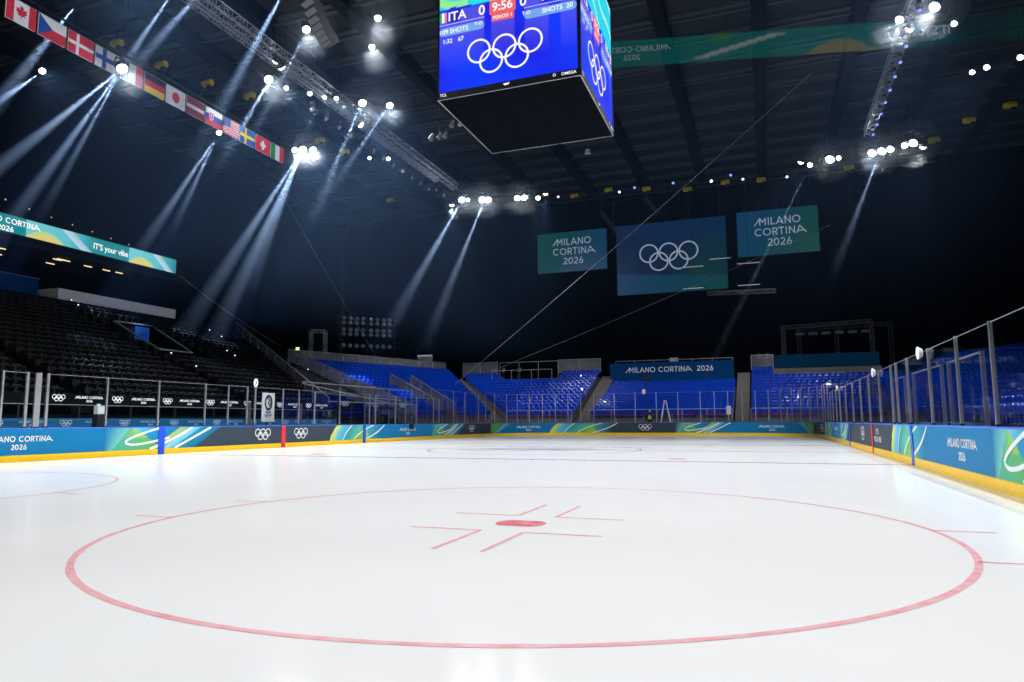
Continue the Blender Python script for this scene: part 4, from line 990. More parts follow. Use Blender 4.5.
# ------------------------------------------------------------------ curtain wall, roof, far screens
mb = MB()
n = 160
for k in range(n):
    x0, x1 = -44 + 88 * k / n, -44 + 88 * (k + 1) / n; y0, y1 = 51.2 + .09 * math.sin(k * 1.9), 51.2 + .09 * math.sin((k + 1) * 1.9)
    mb.face([(x0, y0, -.06), (x1, y1, -.06), (x1, y1, 28.3), (x0, y0, 28.3)])
tag(mb.build('wall_far', M['curtain'], smooth=True), 'black pleated drape closing the far end of the arena', 'curtain', kind='structure')
mb = MB(); mb.box((-45.2, -40, -.06), (-45, 52, 28.3)); tag(mb.build('wall_left', M['curtain']), 'black left wall of the arena', 'wall', kind='structure')
mb = MB(); mb.box((45, -40, -.06), (45.2, 52, 28.3)); tag(mb.build('wall_right', M['curtain']), 'black right wall of the arena', 'wall', kind='structure')
mb = MB(); mb.box((-45, -41, 28.3), (45, 52, 28.5))
roof = tag(mb.build('ceiling', M['roof']), 'dark arena roof deck', 'ceiling', kind='structure')
rnd = random.Random(5)
y = -20.0; k = 0
while y < 51:
    mb = MB(); mb.box((-45, y, 27.92), (45, y + .10, 28.12)); mb.box((-45, y - .45, 28.1), (45, y + .55, 28.3)); mb.build('purlin', M['purlin'] if k % 1 == 0 else M['beam'], roof)
    y += 3.05; k += 1
for k in range(-7, 8):
    x = 6.2 * k + 3.9 - 6.2 + 2.3 * 0
    mb = MB(); mb.box((x - .42, -40, 27.2), (x + .42, 51.5, 27.4)); mb.box((x - .12, -40, 27.35), (x + .12, 51.5, 28.3)); mb.box((x - .5, -40, 28.0), (x + .5, 51.5, 28.25))
    tag(mb.build('roof_beam', M['beam']), 'black steel roof beam running the length of the arena', 'beam', 'roof beams', 'structure')
def banner_screen(x0, x1, z0, z1, label, fn, kind):
    f = frame(((x0 + x1) / 2, 50.0, (z0 + z1) / 2), (1, 0, 0), (0, 0, 1), (0, -1, 0)); w, h = (x1 - x0) / 2, (z1 - z0) / 2
    mb = MB(); mb.cols = []
    nx, nz = 60, 40
    for i in range(nx + 1):
        for j in range(nz + 1):
            u, v = i / nx, j / nz; mb.v.append(tuple(f(-w + 2 * w * u, -h + 2 * h * v, .11))); mb.cols.append(fn(u, v))
    for i in range(nx):
        for j in range(nz): mb.f.append((i * (nz + 1) + j, (i + 1) * (nz + 1) + j, (i + 1) * (nz + 1) + j + 1, i * (nz + 1) + j + 1)); mb.mi.append(0)
    o = tag(mb.build('hanging_screen', M['dim_screen'], loc=((x0 + x1) / 2, 50, z0)), label, 'screen')
    mb = MB(); mb.box((x0 - .04, 49.9, z0 - .04), (x1 + .04, 50.1, z1 + .04)); mb.build('frame', M['black'], o)
    mb = MB()
    for x in (x0 + .6, x1 - .6): mb.tube([(x, 50, z1), (x, 50, 28)], .03, 6)
    mb.build('hanging_cable', M['dark_metal'], o)
    mb = MB()
    if kind == 'r': put_rings(mb, -.2, .05, 1.02, .17, f, .13)
    else: put_logo(mb, 0.2, .85, .78, f, .13, lines=3, w=.13)
    mb.build('white_logo', M['dim_white'], o)
M['dim_screen'] = art_mat('dim_screen_surface', 1.0); M['dim_white'] = em('dim_screen_white', rgb(132, 140, 160))
gA, gB, gC2 = rgb(5, 58, 52), rgb(6, 52, 82), rgb(6, 26, 54)
banner_screen(-15.8, -7.3, 18.9, 23.75, 'left of the three hanging screens, teal and blue with white lettering', lambda u, v: mix(gA, gB, u * 1.1 + (v - .5) * -.3), 't')
banner_screen(-6.12, 6.1, 15.6, 23.8, 'large middle hanging screen, dark blue with five white rings', lambda u, v: (mix(rgb(6, 48, 86), rgb(6, 58, 58), u) if v < .30 - .12 * u else mix(mix(gC2, rgb(6, 34, 66), v), rgb(5, 52, 40), max(0, 1 - abs(u - .72 - .2 * v) / .34) * max(0, 1 - v * 1.1) * 1.2)), 'r')
banner_screen(7.3, 15.5, 18.95, 23.95, 'right of the three hanging screens, blue turning green with white lettering', lambda u, v: mix(gB, gA, u * 1.2 - .1 - (v - .5) * .3), 't')
# glass reflection of the teal ribbon, built as a glowing sheet high right
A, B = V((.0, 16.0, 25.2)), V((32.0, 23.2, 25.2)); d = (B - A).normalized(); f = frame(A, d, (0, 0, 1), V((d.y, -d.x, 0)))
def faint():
    m = bpy.data.materials.new('glass_reflection_glow'); m.use_nodes = True; nt = m.node_tree; nt.nodes.clear(); out = nt.nodes.new('ShaderNodeOutputMaterial')
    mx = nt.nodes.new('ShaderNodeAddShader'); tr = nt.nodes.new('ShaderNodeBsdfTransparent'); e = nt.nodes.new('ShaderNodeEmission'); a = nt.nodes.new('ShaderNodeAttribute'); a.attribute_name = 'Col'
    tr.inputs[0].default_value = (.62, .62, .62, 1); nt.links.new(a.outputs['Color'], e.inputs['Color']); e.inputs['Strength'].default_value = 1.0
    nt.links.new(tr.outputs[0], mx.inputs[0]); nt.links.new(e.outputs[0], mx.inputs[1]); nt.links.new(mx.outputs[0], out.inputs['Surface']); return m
M['glass_reflection'] = faint()
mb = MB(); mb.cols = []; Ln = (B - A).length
def glass_reflection(x, z):
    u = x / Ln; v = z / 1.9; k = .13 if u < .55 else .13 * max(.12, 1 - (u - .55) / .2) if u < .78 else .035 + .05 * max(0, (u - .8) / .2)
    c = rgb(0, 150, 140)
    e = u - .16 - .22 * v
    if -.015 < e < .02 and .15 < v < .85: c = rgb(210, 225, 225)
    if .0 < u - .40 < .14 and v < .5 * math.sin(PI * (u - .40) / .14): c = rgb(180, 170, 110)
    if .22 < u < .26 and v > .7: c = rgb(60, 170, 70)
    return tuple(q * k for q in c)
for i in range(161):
    for j in range(13): x, z = Ln * i / 160, 1.9 * j / 12; mb.v.append(tuple(f(x, z))); mb.cols.append(glass_reflection(x, z))
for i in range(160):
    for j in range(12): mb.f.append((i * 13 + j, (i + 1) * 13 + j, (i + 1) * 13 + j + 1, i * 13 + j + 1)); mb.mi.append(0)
nb = tag(mb.build('ribbon_display', M['glass_reflection'], loc=tuple(A)), 'faint glowing sheet for the glass reflection of a teal ribbon, lettering reversed, under the roof at the right', 'ribbon display')  # stands in for a reflection, no display hangs here
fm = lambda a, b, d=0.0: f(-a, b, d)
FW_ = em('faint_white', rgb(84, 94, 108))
mb = MB(); put_font(mb, "IT'S your vibe", -20.2, 1.05, .85, fm, .03, sx=.85); mb.build('reflected_lettering', FW_, nb)
mb = MB(); put_logo(mb, -1.9, 1.05, .38, fm, .03, w=.18); mb.build('reflected_lettering', FW_, nb)
mb = MB()
for k in range(9): q = f(Ln * k / 8, 1.9); mb.tube([q, q + V((0, 0, 1.3))], .02, 6)
mb.build('added_hanging_wire', M['dark_metal'], nb)

# ------------------------------------------------------------------ flags in a row on the left
R_, W_, B_, Y_, K_, G_ = rgb(214, 42, 66), rgb(235, 236, 240), rgb(32, 78, 170), rgb(248, 208, 40), rgb(20, 20, 22), rgb(20, 140, 70)
FM = [mat('flag_' + n, c, .7, vary=.05) for n, c in (('red', R_), ('white', W_), ('blue', B_), ('yellow', Y_), ('black', K_), ('green', G_), ('maroon', rgb(140, 40, 66)), ('light_blue', rgb(30, 100, 176)))]
def stripes(cols, vert=False):
    n = len(cols)
    return [('r', (i / n, 0, (i + 1) / n, 1) if vert else (0, 1 - (i + 1) / n, 1, 1 - i / n), c) for i, c in enumerate(cols)]
def cross(bg, c, t=.10, cx=.36): return [('r', (0, 0, 1, 1), bg), ('r', (cx - t * .7, 0, cx + t * .7, 1), c), ('r', (0, .5 - t, 1, .5 + t), c)]
leaf = [(0, -.32), (.03, -.14), (.20, -.17), (.16, -.08), (.32, .06), (.26, .10), (.29, .22), (.19, .19), (.16, .24), (.08, .12), (.11, .33), (.05, .29), (0, .40)]
leaf = leaf + [(-x, y) for x, y in leaf[::-1][1:-1]]
flags = [('red and white flag with a maple leaf', [('r', (0, 0, 1, 1), 1), ('r', (0, 0, .25, 1), 0), ('r', (.75, 0, 1, 1), 0), ('p', [(.5 + x * .62, .5 + y * .9) for x, y in leaf], 0)]),
    ('white over red flag with a blue triangle', [('r', (0, 0, 1, .5), 0), ('r', (0, .5, 1, 1), 1), ('p', [(0, 0), (.5, .5), (0, 1)], 2)]),
    ('red flag with a white cross off centre', cross(0, 1, .08)), ('white flag with a blue cross off centre', cross(1, 2, .12)),
    ('blue, white and red upright tricolour flag', stripes([2, 1, 0], True)), ('black, red and yellow striped flag', stripes([4, 0, 3])),
    ('white flag with a red disc', [('r', (0, 0, 1, 1), 1), ('d', (.5, .5, .20, .30), 0)]), ('maroon flag with a white band', [('r', (0, 0, 1, 1), 6), ('r', (0, .4, 1, .6), 1)]),
    ('white, blue and red striped flag with a shield', stripes([1, 2, 0]) + [('p', [(.2, .78), (.46, .78), (.46, .45), (.33, .25), (.2, .45)], 1), ('p', [(.225, .74), (.435, .74), (.435, .47), (.33, .3), (.225, .47)], 0), ('r', (.315, .36, .345, .7), 1), ('r', (.26, .58, .40, .62), 1)]),
    ('red and white striped flag with a starry blue corner', stripes([0, 1] * 6 + [0]) + [('r', (0, 6 / 13, .42, 1), 2)] + [('d', (.05 + .08 * i, .53 + .11 * j, .016, .026), 1) for i in range(5) for j in range(4)]),
    ('blue flag with a yellow cross', cross(7, 3, .10)), ('red flag with a white plus', [('r', (0, 0, 1, 1), 0), ('r', (.42, .2, .58, .8), 1), ('r', (.3, .4, .7, .6), 1)]),
    ('green, white and red upright tricolour flag', stripes([5, 1, 0], True))]
FX, FZ = -22.0, 20.5; PITCH = 1.487; FW, FH = 1.36, 1.06; FY0 = -15.82
C0 = CAM.x - FX
for i, (lab, els) in enumerate(flags):

    y0 = -8.74 + i * PITCH * 1.0
    ff = lambda a, b, d=0.0, y0=y0: V((FX + d, y0 + a * FW, FZ - FH + b * FH))
    mb = MB(); mb.box((FX - .06, y0, FZ - FH), (FX - .055, y0 + FW, FZ), 1)
    for q, e in enumerate(els):
        d = .003 + q * .003
        if e[0] == 'r':
            a0, b0, a1, b1 = e[1]
            for s_ in range(6): mb.rect2(a0 + (a1 - a0) * s_ / 6, b0, a0 + (a1 - a0) * (s_ + 1) / 6, b1, ff, d, e[2])
        elif e[0] == 'p': mb.poly2(e[1], ff, d, e[2])
        else: mb.disc2(*e[1], ff, d, e[2])
    o = tag(mb.build('flag', FM, loc=(FX, y0 + FW / 2, FZ)), lab + ' in the row of hanging flags', 'flag', 'flags hanging in a row')
    mb = MB(); mb.bar((FX - .03, y0 - .03, FZ + .02), (FX - .03, y0 + FW + .03, FZ + .02), .04); mb.build('top_bar', M['truss'], o)
    mb = MB(); mb.box((FX - .05, y0 + FW + .02, FZ - FH), (FX - .03, y0 + FW + .09, FZ)); mb.build('side_sleeve', M['black'], o)
mb = MB(); mb.bar((FX - .03, -12, FZ + .32), (FX - .03, 11.2, FZ + .32), .05); fb = tag(mb.build('flag_pipe', M['dark_metal'], loc=(FX, 0, FZ + .3)), 'long dark pipe carrying the row of flags', 'pipe')
for k in range(7): mb = MB(); y = -8.8 + k * 3.2; mb.tube([(FX - .03, y, FZ + .3), (FX - .03, y, 28)], .015, 6); mb.build('wire', M['dark_metal'], fb)
for k in range(14): mb = MB(); y = -8.7 + k * PITCH; mb.bar((FX - .03, y, FZ), (FX - .03, y, FZ + .32), .025); mb.build('clip', M['dark_metal'], fb)

# ------------------------------------------------------------------ lighting trusses, floodlights, hoists, speakers
tl = truss('lighting_truss', 'long bright truss running away from the camera on the upper left', [((-18, -26, 23.9), (-18, 31, 23.9))], .58, .035, 'truss', bay=.6)
truss('lighting_truss', 'shorter bright truss hung just under the long left truss', [((-18.1, -4, 23.25), (-18.1, 27, 23.25))], .32, .025, 'truss', bay=.45)
truss('lighting_truss', 'long truss with blue lamps running away on the upper right', [((18, -26, 23.9), (18, 31, 23.9))], .58, .035, 'truss', bay=.6)
truss('lighting_truss', 'dark cross truss carrying the far left floodlights', [((-19, 31.2, 23.3), (-8.5, 31.2, 22.8))], .5, .035, 'dark_metal', bay=.7)
truss('lighting_truss', 'dark cross truss carrying the far right floodlights', [((12.5, 31.2, 22.9), (22.0, 31.2, 23.4))], .5, .035, 'dark_metal', bay=.7)
truss('hanging_truss', 'thin slanting truss hanging in front of the middle far screen', [((-5.7, 40, 22.6), (-2.7, 40, 18.5))], .35, .025, 'dull', bay=.5)
truss('hanging_truss', 'small dark truss hanging below the right far screen', [((4.6, 40, 13.4), (10.8, 40, 13.25))], .35, .025, 'dull', bay=.5)
truss('hanging_truss', 'small slanting truss hanging high left of the middle far screen', [((-1.2, 40, 23.6), (.2, 40, 21.8))], .3, .022, 'dull', bay=.5)
bb = MB(); bb.bar((-5.7, 40, 22.6), (-5.7, 40, 28), .05); bb.bar((-4.4, 40, 20.5), (-4.4, 40, 28), .05); bb.bar((-5.7, 40, 23.3), (-1.0, 40, 23.9), .05); tag(bb.build('hanger_frame', M['dark_metal'], loc=(-5.7, 40, 22.6)), 'thin dark hanger frame above the slanting truss', 'hanger')
for k, (x0, x1, z) in enumerate(((1.53, 3.8, 17.68), (1.53, 3.76, 15.32), (4.38, 6.63, 18.34), (7.2, 9.5, 17.6), (7.2, 9.4, 15.27))):
    mb = MB(); mb.bar((x0, 47, z), (x1, 47, z), .07); o = tag(mb.build('batten_light', M['batten'], loc=(x0, 47, z)), f'slim pale batten hanging in front of the right hanging screens, {ORD[k]} of five', 'batten')
    mb = MB(); mb.bar((x0, 47, z - .08), (x0, 47, z + .25), .08); mb.bar((x1, 47, z - .08), (x1, 47, z + .25), .08); mb.tube([((x0 + x1) / 2, 47, z), ((x0 + x1) / 2, 47, 27.5)], .012, 5); mb.build('end_bracket', M['dark_metal'], o)

LIGHT_E = 3050.0
def roof_z(x): return 27.18 if abs(((x + 2.3 + 3.1) % 6.2) - 3.1) < .6 else 27.9
def floodlight(p, r, label, target=None, e=1.0, cone=75, group='floodlights', hang=27.9, col=(.99, .995, 1.0), blend=.6):
    p = V(p); t = V(target) if target else V((p.x * .25, p.y * .55 - 3, 0)); d = (t - p).normalized()
    up = V((0, 0, 1)); a = d.cross(up).normalized(); b = a.cross(d)
    mb = MB(); mb.tube([p - d * .02, p + d * .10, p + d * .17], [r * .95, r * .72, r * .2], 18)
    o = mb.build('floodlight', M['dark_metal'], loc=tuple(p))
    o.data.materials.clear(); o.data.materials.append(M['dark_metal']); bpy.data.objects.remove(o)
    mb2 = MB(); mb2.tube([p - d * (r * 1.5), p - d * (r * .9), p - d * .0], [r * .55, r * .95, r * 1.08], 18)
    o = tag(mb2.build('floodlight', M['dark_metal'], loc=tuple(p)), label, 'floodlight', group)
    mb.build('lens', M['lens'], o, smooth=True)
    y = MB(); y.bar(p + a * r * 1.2 - d * r * .7, p + a * r * 1.2 + V((0, 0, r * 1.6)), .05); y.bar(p - a * r * 1.2 - d * r * .7, p - a * r * 1.2 + V((0, 0, r * 1.6)), .05); y.bar(p + a * r * 1.2 + V((0, 0, r * 1.6)), p - a * r * 1.2 + V((0, 0, r * 1.6)), .05); y.build('yoke', M['dark_metal'], o)
    if hang: y = MB(); y.tube([p + V((0, 0, r * 1.6)), (p.x, p.y, roof_z(p.x))], .02, 6); y.build('drop_rod', M['dark_metal'], o)
    if e > 0:
        ld = bpy.data.lights.new('flood_beam', 'SPOT'); ld.energy = LIGHT_E * e; ld.spot_size = math.radians(cone); ld.spot_blend = blend; ld.shadow_soft_size = r * .8; ld.color = col
        lo = bpy.data.objects.new('flood_beam', ld); COL.objects.link(lo)
        lo.matrix_world = Matrix.Translation(p + d * .25) @ d.to_track_quat('-Z', 'Y').to_matrix().to_4x4()
        attach(lo, o)
    return o
FL = [((-17.4, 31, 22.55), .34, 'outermost lamp on the far left cross truss', 1.6), ((-16.75, 31, 22.5), .2, 'small lamp beside the outermost lamp on the far left cross truss', .3), ((-15.25, 31, 22.32), .36, 'left of the bright pair on the far left cross truss', 1.2), ((-14.6, 31, 22.25), .3, 'right of the bright pair on the far left cross truss', 1.0),
      ((-11.7, 31, 22.06), .30, 'left of the small pair on the far left cross truss', .8), ((-11.0, 31, 22.02), .30, 'right of the small pair on the far left cross truss', .8), ((-9.64, 31, 21.83), .24, 'innermost lamp on the far left cross truss', .6),
      ((13.65, 31, 21.85), .22, 'innermost lamp on the far right cross truss', .6), ((15.15, 31, 22.1), .36, 'second lamp from the inside on the far right cross truss', 1.4), ((15.8, 31, 22.15), .2, 'small lamp beside the second on the far right cross truss', .2), ((18.2, 31, 22.2), .34, 'left of the bright trio on the far right cross truss', 1.0), ((18.9, 31, 22.25), .34, 'middle of the bright trio on the far right cross truss', 1.0), ((19.5, 31, 22.35), .3, 'right of the bright trio on the far right cross truss', .6), ((20.5, 31, 22.5), .26, 'left of the outer pair on the far right cross truss', .6), ((21.1, 31, 22.6), .34, 'outermost lamp on the far right cross truss', 1.2),
      ((-26.1, 16.9, 23.5), .26, 'left of the three bright lamps beside the last flag', .6), ((-25.5, 17.15, 23.5), .36, 'middle of the three bright lamps beside the last flag', 1.2), ((-24.7, 17.45, 23.5), .30, 'right of the three bright lamps beside the last flag', .8),
      ((-20.2, 6.5, 23.5), .30, 'brightest lamp on the curved bar above the flags', 1.2), ((-19.75, 7.7, 23.4), .16, 'small lamp second along the curved bar above the flags', .2), ((-18.75, 8.9, 23.4), .18, 'third lamp along the curved bar above the flags', .3), ((-18.15, 9.7, 23.4), .18, 'fourth lamp along the curved bar above the flags', .3), ((-17.5, 10.15, 23.4), .17, 'fifth lamp along the curved bar above the flags', .3), ((-16.2, 11.4, 23.4), .30, 'sixth lamp along the curved bar by the left truss', 1.0), ((-14.6, 12.4, 23.4), .26, 'last lamp along the curved bar, right of the left truss', .8),
      ((-14.3, 2.5, 23.5), .24, 'bright lamp beside the curved loudspeaker', .9), ((-9.9, 2.95, 23.5), .20, 'upper of two lamps between loudspeaker and scoreboard', .8), ((-11.8, 5.45, 23.5), .20, 'lower of two lamps between loudspeaker and scoreboard', .8),
      ((-32.9, .55, 23.5), .22, 'lone lamp left of the flags at the left edge', .6), ((-21.0, -3.55, 19.35), .30, 'very bright lamp hanging in front of the flags', .8), ((-29.4, 12.0, 23.5), .22, 'lamp hanging just under the striped flags', .6), ((-21.3, 20.6, 23.5), .16, 'left of two small lamps below the left truss', .3), ((-19.9, 21.3, 23.5), .18, 'right of two small lamps below the left truss', .3),
      ((17.3, 12.8, 23.2), .24, 'left lamp at the near end of the right truss', .9), ((18.9, 12.3, 23.3), .30, 'right lamp at the near end of the right truss', .9), ((20.3, 14.5, 23.3), .18, 'small lamp on the arm right of the right truss', .3), ((22.9, 21.7, 23.5), .18, 'left of two lamps under the roof at the right', .4), ((23.6, 21.3, 23.5), .2, 'right of two lamps under the roof at the right', .4), ((25.2, 20.6, 23.5), .2, 'lamp under the roof at the right edge of the picture', .4)]
for p, r, lab, e in FL:
    floodlight(p, r, lab, e=e * (.04 if p[1] > 30 else 1.0))
for k, (p, t, e, c) in enumerate((((-18.6, 31.3, 22.3), (-22, 36, 3), 1.5, 70), ((-9.0, 31.3, 22.3), (-13, 39, 3), 1.2, 70), ((13.0, 31.3, 22.3), (4, 39, 3), 1.2, 80), ((21.8, 31.3, 22.3), (17, 39, 3), 1.3, 70),
        ((-18, 14, 23.2), (-3, 33, 2), 3.0, 46), ((18, 14, 23.2), (4, 33, 2), 3.0, 46), ((-18, 5, 23.2), (-19, 31, 3), 2.4, 46), ((18, 5, 23.2), (14, 33, 2.5), 1.5, 46), ((18, -4, 23.2), (-22, 30, 4), 3.2, 26))):
    floodlight(p, .26, f'added dark backed floodlight turned towards the far seats, {ORD[k]} of nine', target=t, e=e, cone=c, group='added floodlights turned to the far seats')  # invented lamps, added to brighten the far seats and boards
for k, p in enumerate(((-17.6, -13, 23.3), (-17.6, 4, 23.0))): floodlight(p, .2, ('added floodlight turned towards the first flags, above the picture', 'added dark backed floodlight turned towards the last flags')[k], target=(-22, (-6, 6)[k], 20), e=.22, cone=80, group='added floodlights turned to the flags')  # invented pair, added to make the flags brighter
# the same trusses carry lamps nearer than the picture's top edge
for k, (x, y) in enumerate([(-18, -26), (-18, -19), (-18, -12), (-18, -6), (18, -26), (18, -19), (18, -12), (18, -6), (18, 2), (18, 8)]):
    floodlight((x, y, 23.2), .32, f'floodlight over the near half of the ice, {ORD[k]} of ten above the picture', target=(x * .22, y * .8 - 2, 0), e=2.25, cone=88)
mb = MB()
pts = [(-20.6, 6.0, 23.9), (-19.7, 7.8, 23.9), (-18.6, 9.2, 23.9), (-17.2, 10.6, 23.9), (-15.8, 11.8, 23.9), (-14.0, 12.9, 23.9)]
mb.tube(pts, .06, 8); o = tag(mb.build('lamp_bar', M['dark_metal'], loc=pts[0]), 'curved dark bar carrying seven lamps above the flags', 'bar'); mb = MB()
for q in pts[::2]: mb.tube([q, (q[0], q[1], 27.18)], .02, 6)
mb.build('wire', M['dark_metal'], o)
# small moving lamps clipped under the trusses
def moving(p, label, group, led=None):
    p = V(p); mb = MB(); mb.box(p + V((-.13, -.13, .12)), p + V((.13, .13, .30))); o = tag(mb.build('moving_lamp', M['dark_metal'], loc=tuple(p)), label, 'stage lamp', group)
    mb = MB(); mb.bar(p + V((-.14, 0, .15)), p + V((-.14, 0, -.2)), .04); mb.bar(p + V((.14, 0, .15)), p + V((.14, 0, -.2)), .04); mb.build('yoke', M['dark_metal'], o)
    mb = MB(); mb.tube([p + V((0, .1, -.05)), p + V((0, -.12, -.35))], [.12, .10], 10); mb.build('head', M['truss'], o)
    mb = MB(); mb.tube([p + V((0, -.12, -.35)), p + V((0, -.14, -.38))], [.09, .06], 10); mb.build('lens', M[led] if led else M['lens_off'], o)
for k in range(14): moving((-18.2, 8.5 + k * 1.55, 22.2 if k * 1.55 < 18 else 22.6), f'small lamp under the left truss, {ORD[k]} from the curved lamp bar', 'small lamps under the left truss')
for k in range(10): moving((18.0, 11.5 + k * 1.9, 23.1), f'small lamp with a blue light under the right truss, {ORD[k]} from the near end', 'blue lit lamps under the right truss', 'led_blue')
def hoist(p, label):
    p = V(p); mb = MB(); mb.tube([p + V((-.45, 0, 0)), p + V((-.3, 0, 0)), p + V((.3, 0, 0)), p + V((.45, 0, 0))], [.2, .27, .27, .2], 12); o = tag(mb.build('chain_hoist', M['yellow'], loc=tuple(p)), label, 'hoist', 'yellow hoists under the roof')
    mb = MB(); mb.tube([p + V((0, 0, .2)), (p.x, p.y, roof_z(p.x))], .025, 6); mb.build('hook_chain', M['dark_metal'], o); mb = MB(); mb.box(p + V((.05, -.15, -.5)), p + V((.35, .15, -.22))); mb.build('chain_bag', M['black'], o)
for k, p in enumerate([(-29.6, 3.0, 26), (-29.1, 6.1, 26), (-28.1, 9.3, 26), (-26.6, 12, 26), (-26.6, 20.9, 26), (-26.1, 24, 26), (-29.2, 37.7, 26)]): hoist(p, f'yellow hoist under the roof on the left, {ORD[k]} from the near end')
for k, p in enumerate([(-13.6, 46, 27.3), (-10.1, 46, 26.8), (-6.1, 46, 27.0), (-1.9, 46, 26.6), (2.5, 46, 26.0), (6.4, 46, 26.3), (10, 46, 26.1), (18.3, 46, 26.3)]): hoist(p, f'yellow hoist above the far screens, {ORD[k]} from the left')
for k, p in enumerate([(24.6, 40.3, 26), (26.4, 36.6, 26), (28.7, 34.5, 26)]): hoist(p, f'yellow hoist under the roof on the right, {ORD[k]} from the far end')
# catwalk along the far edge of the roof
truss('catwalk', 'dark catwalk truss along the far edge of the roof', [((-26, 47, 26.9), (26, 47, 26.5))], .5, .035, 'dark_metal', cat='catwalk', bay=1.4)
for k, (x, z, m) in enumerate(((-4.9, 26.7, 'tiny_light'), (5.0, 26.7, 'lens'), (8.2, 26.5, 'tiny_light'), (-12, 27.0, 'tiny_light'), (12.5, 26.2, 'tiny_light'), (1.0, 27.0, 'led_blue'), (7.0, 27.1, 'led_blue'), (-3.2, 27.0, 'led_blue'))):
    mb = MB(); mb.tube([(x, 46.2, z), (x, 46.0, z - .1)], [.12, .16], 10); o = tag(mb.build('work_light', M['dark_metal'], loc=(x, 46.2, z)), f'tiny work lamp on the far catwalk, {ORD[k]} of eight', 'work lamp'); mb = MB(); mb.tube([(x, 46.0, z - .1), (x, 45.96, z - .12)], [.13, .08], 10); mb.build('lens', M[m], o)
# curved loudspeaker array
la = empty('loudspeaker_array', (-12.5, 1.0, 22), 'curved hanging loudspeaker array near the top of the picture', 'loudspeaker')
for k in range(9):
    t = k / 8; a = .15 + .75 * t; p = V((-12.2 - .5 * t, -.7 + 3.2 * t - .6 * t * t * 0, 24.0 - 1.4 * math.sin(t * PI * .5) - .2 * t))
    mb = MB(); mb.obox(p, (.93, -.36, 0), V((.36 * math.cos(a), .93 * math.cos(a), -math.sin(a))), V((.36 * math.sin(a), .93 * math.sin(a), math.cos(a))), .48, .19, .28); o = mb.build('cabinet', M['riser'], la)
    mb = MB(); mb.obox(p - V((.36 * math.sin(a), .93 * math.sin(a), math.cos(a))) * .29, (.93, -.36, 0), V((.36 * math.cos(a), .93 * math.cos(a), -math.sin(a))), V((0, 0, 1)), .42, .14, .01); mb.build('grille', M['rail'], o)
mb = MB(); mb.bar((-12.2, -.9, 24.5), (-12.5, 1.2, 24.5), .12); mb.tube([(-12.2, -.7, 24.5), (-12.2, -.7, 28)], .03, 6); mb.tube([(-12.5, 1.0, 24.5), (-12.5, 1.0, 28)], .03, 6); mb.build('flying_frame', M['dark_metal'], la)
# dim round fittings and microphones hanging below the scoreboard
for k, (x, y, z, lab) in enumerate(((-10.4, 11.8, 20.2, 'dark fitting hanging left of the scoreboard'), (-8.4, 10.8, 20.4, 'dark round fitting left of the scoreboard, second of two'), (-7.0, 13.2, 20.1, 'dark pair of loops under the scoreboard edge'))):
    mb = MB(); mb.bar((x - .7, y, z + .3), (x + .7, y, z + .4), .06); mb.tube([(x, y, z + .35), (x, y, 28)], .02, 6); o = tag(mb.build('hanging_fitting', M['dark_metal'], loc=(x, y, z)), lab, 'fitting')
    for q in (-.5, .1, .55): mb = MB(); mb.tube([(x + q, y, z + .3), (x + q - .1, y - .15, z - .15)], [.08, .16], 10); mb.build('lamp_head', M['rail'], o)
mb = MB(); mb.tube([(-1.5, 17, 20.0), (-1.5, 17, 19.75)], [.16, .22], 12); o = tag(mb.build('dome_camera', M['grey_panel'], loc=(-1.5, 17, 20)), 'small pale dome hanging right below the scoreboard', 'dome'); mb = MB(); mb.tube([(-1.5, 17, 20), (-1.5, 17, 28)], .02, 6); mb.build('drop_rod', M['dark_metal'], o)
# thin cables
for lab, p, q in (('thin cable rising from the left far block to the roof at the upper right', (-19.0, 33.0, 4.8), (13.9, 28.0, 28.2)), ('thin cable rising from the camera platform to the right over the far seats', (-19.7, 44.0, 6.8), (16.1, 44.0, 20.1)),
                  ('thin cable dropping from the flags to the far left corner block', (-28.0, 17.6, 20.5), (-27.0, 32.4, 7.2)), ('thin cable running down over the left stand below the ribbon display', (-33.0, 12.4, 12.6), (-31.0, 22.4, 7.9))):
    mb = MB(); n = 14; pts = [lerp(p, q, k / n) + V((0, 0, -.25 * math.sin(PI * k / n))) for k in range(n + 1)]; mb.tube(pts, .022 if 'flags' not in lab and 'ribbon' not in lab else .014, 6)
    o = tag(mb.build('cable', M['rail'], loc=p), lab, 'cable'); mb = MB(); mb.tube([V(p) - V((0, 0, .15)), V(p) + V((0, 0, .15))], .06, 8); mb.build('anchor', M['dark_metal'], o)
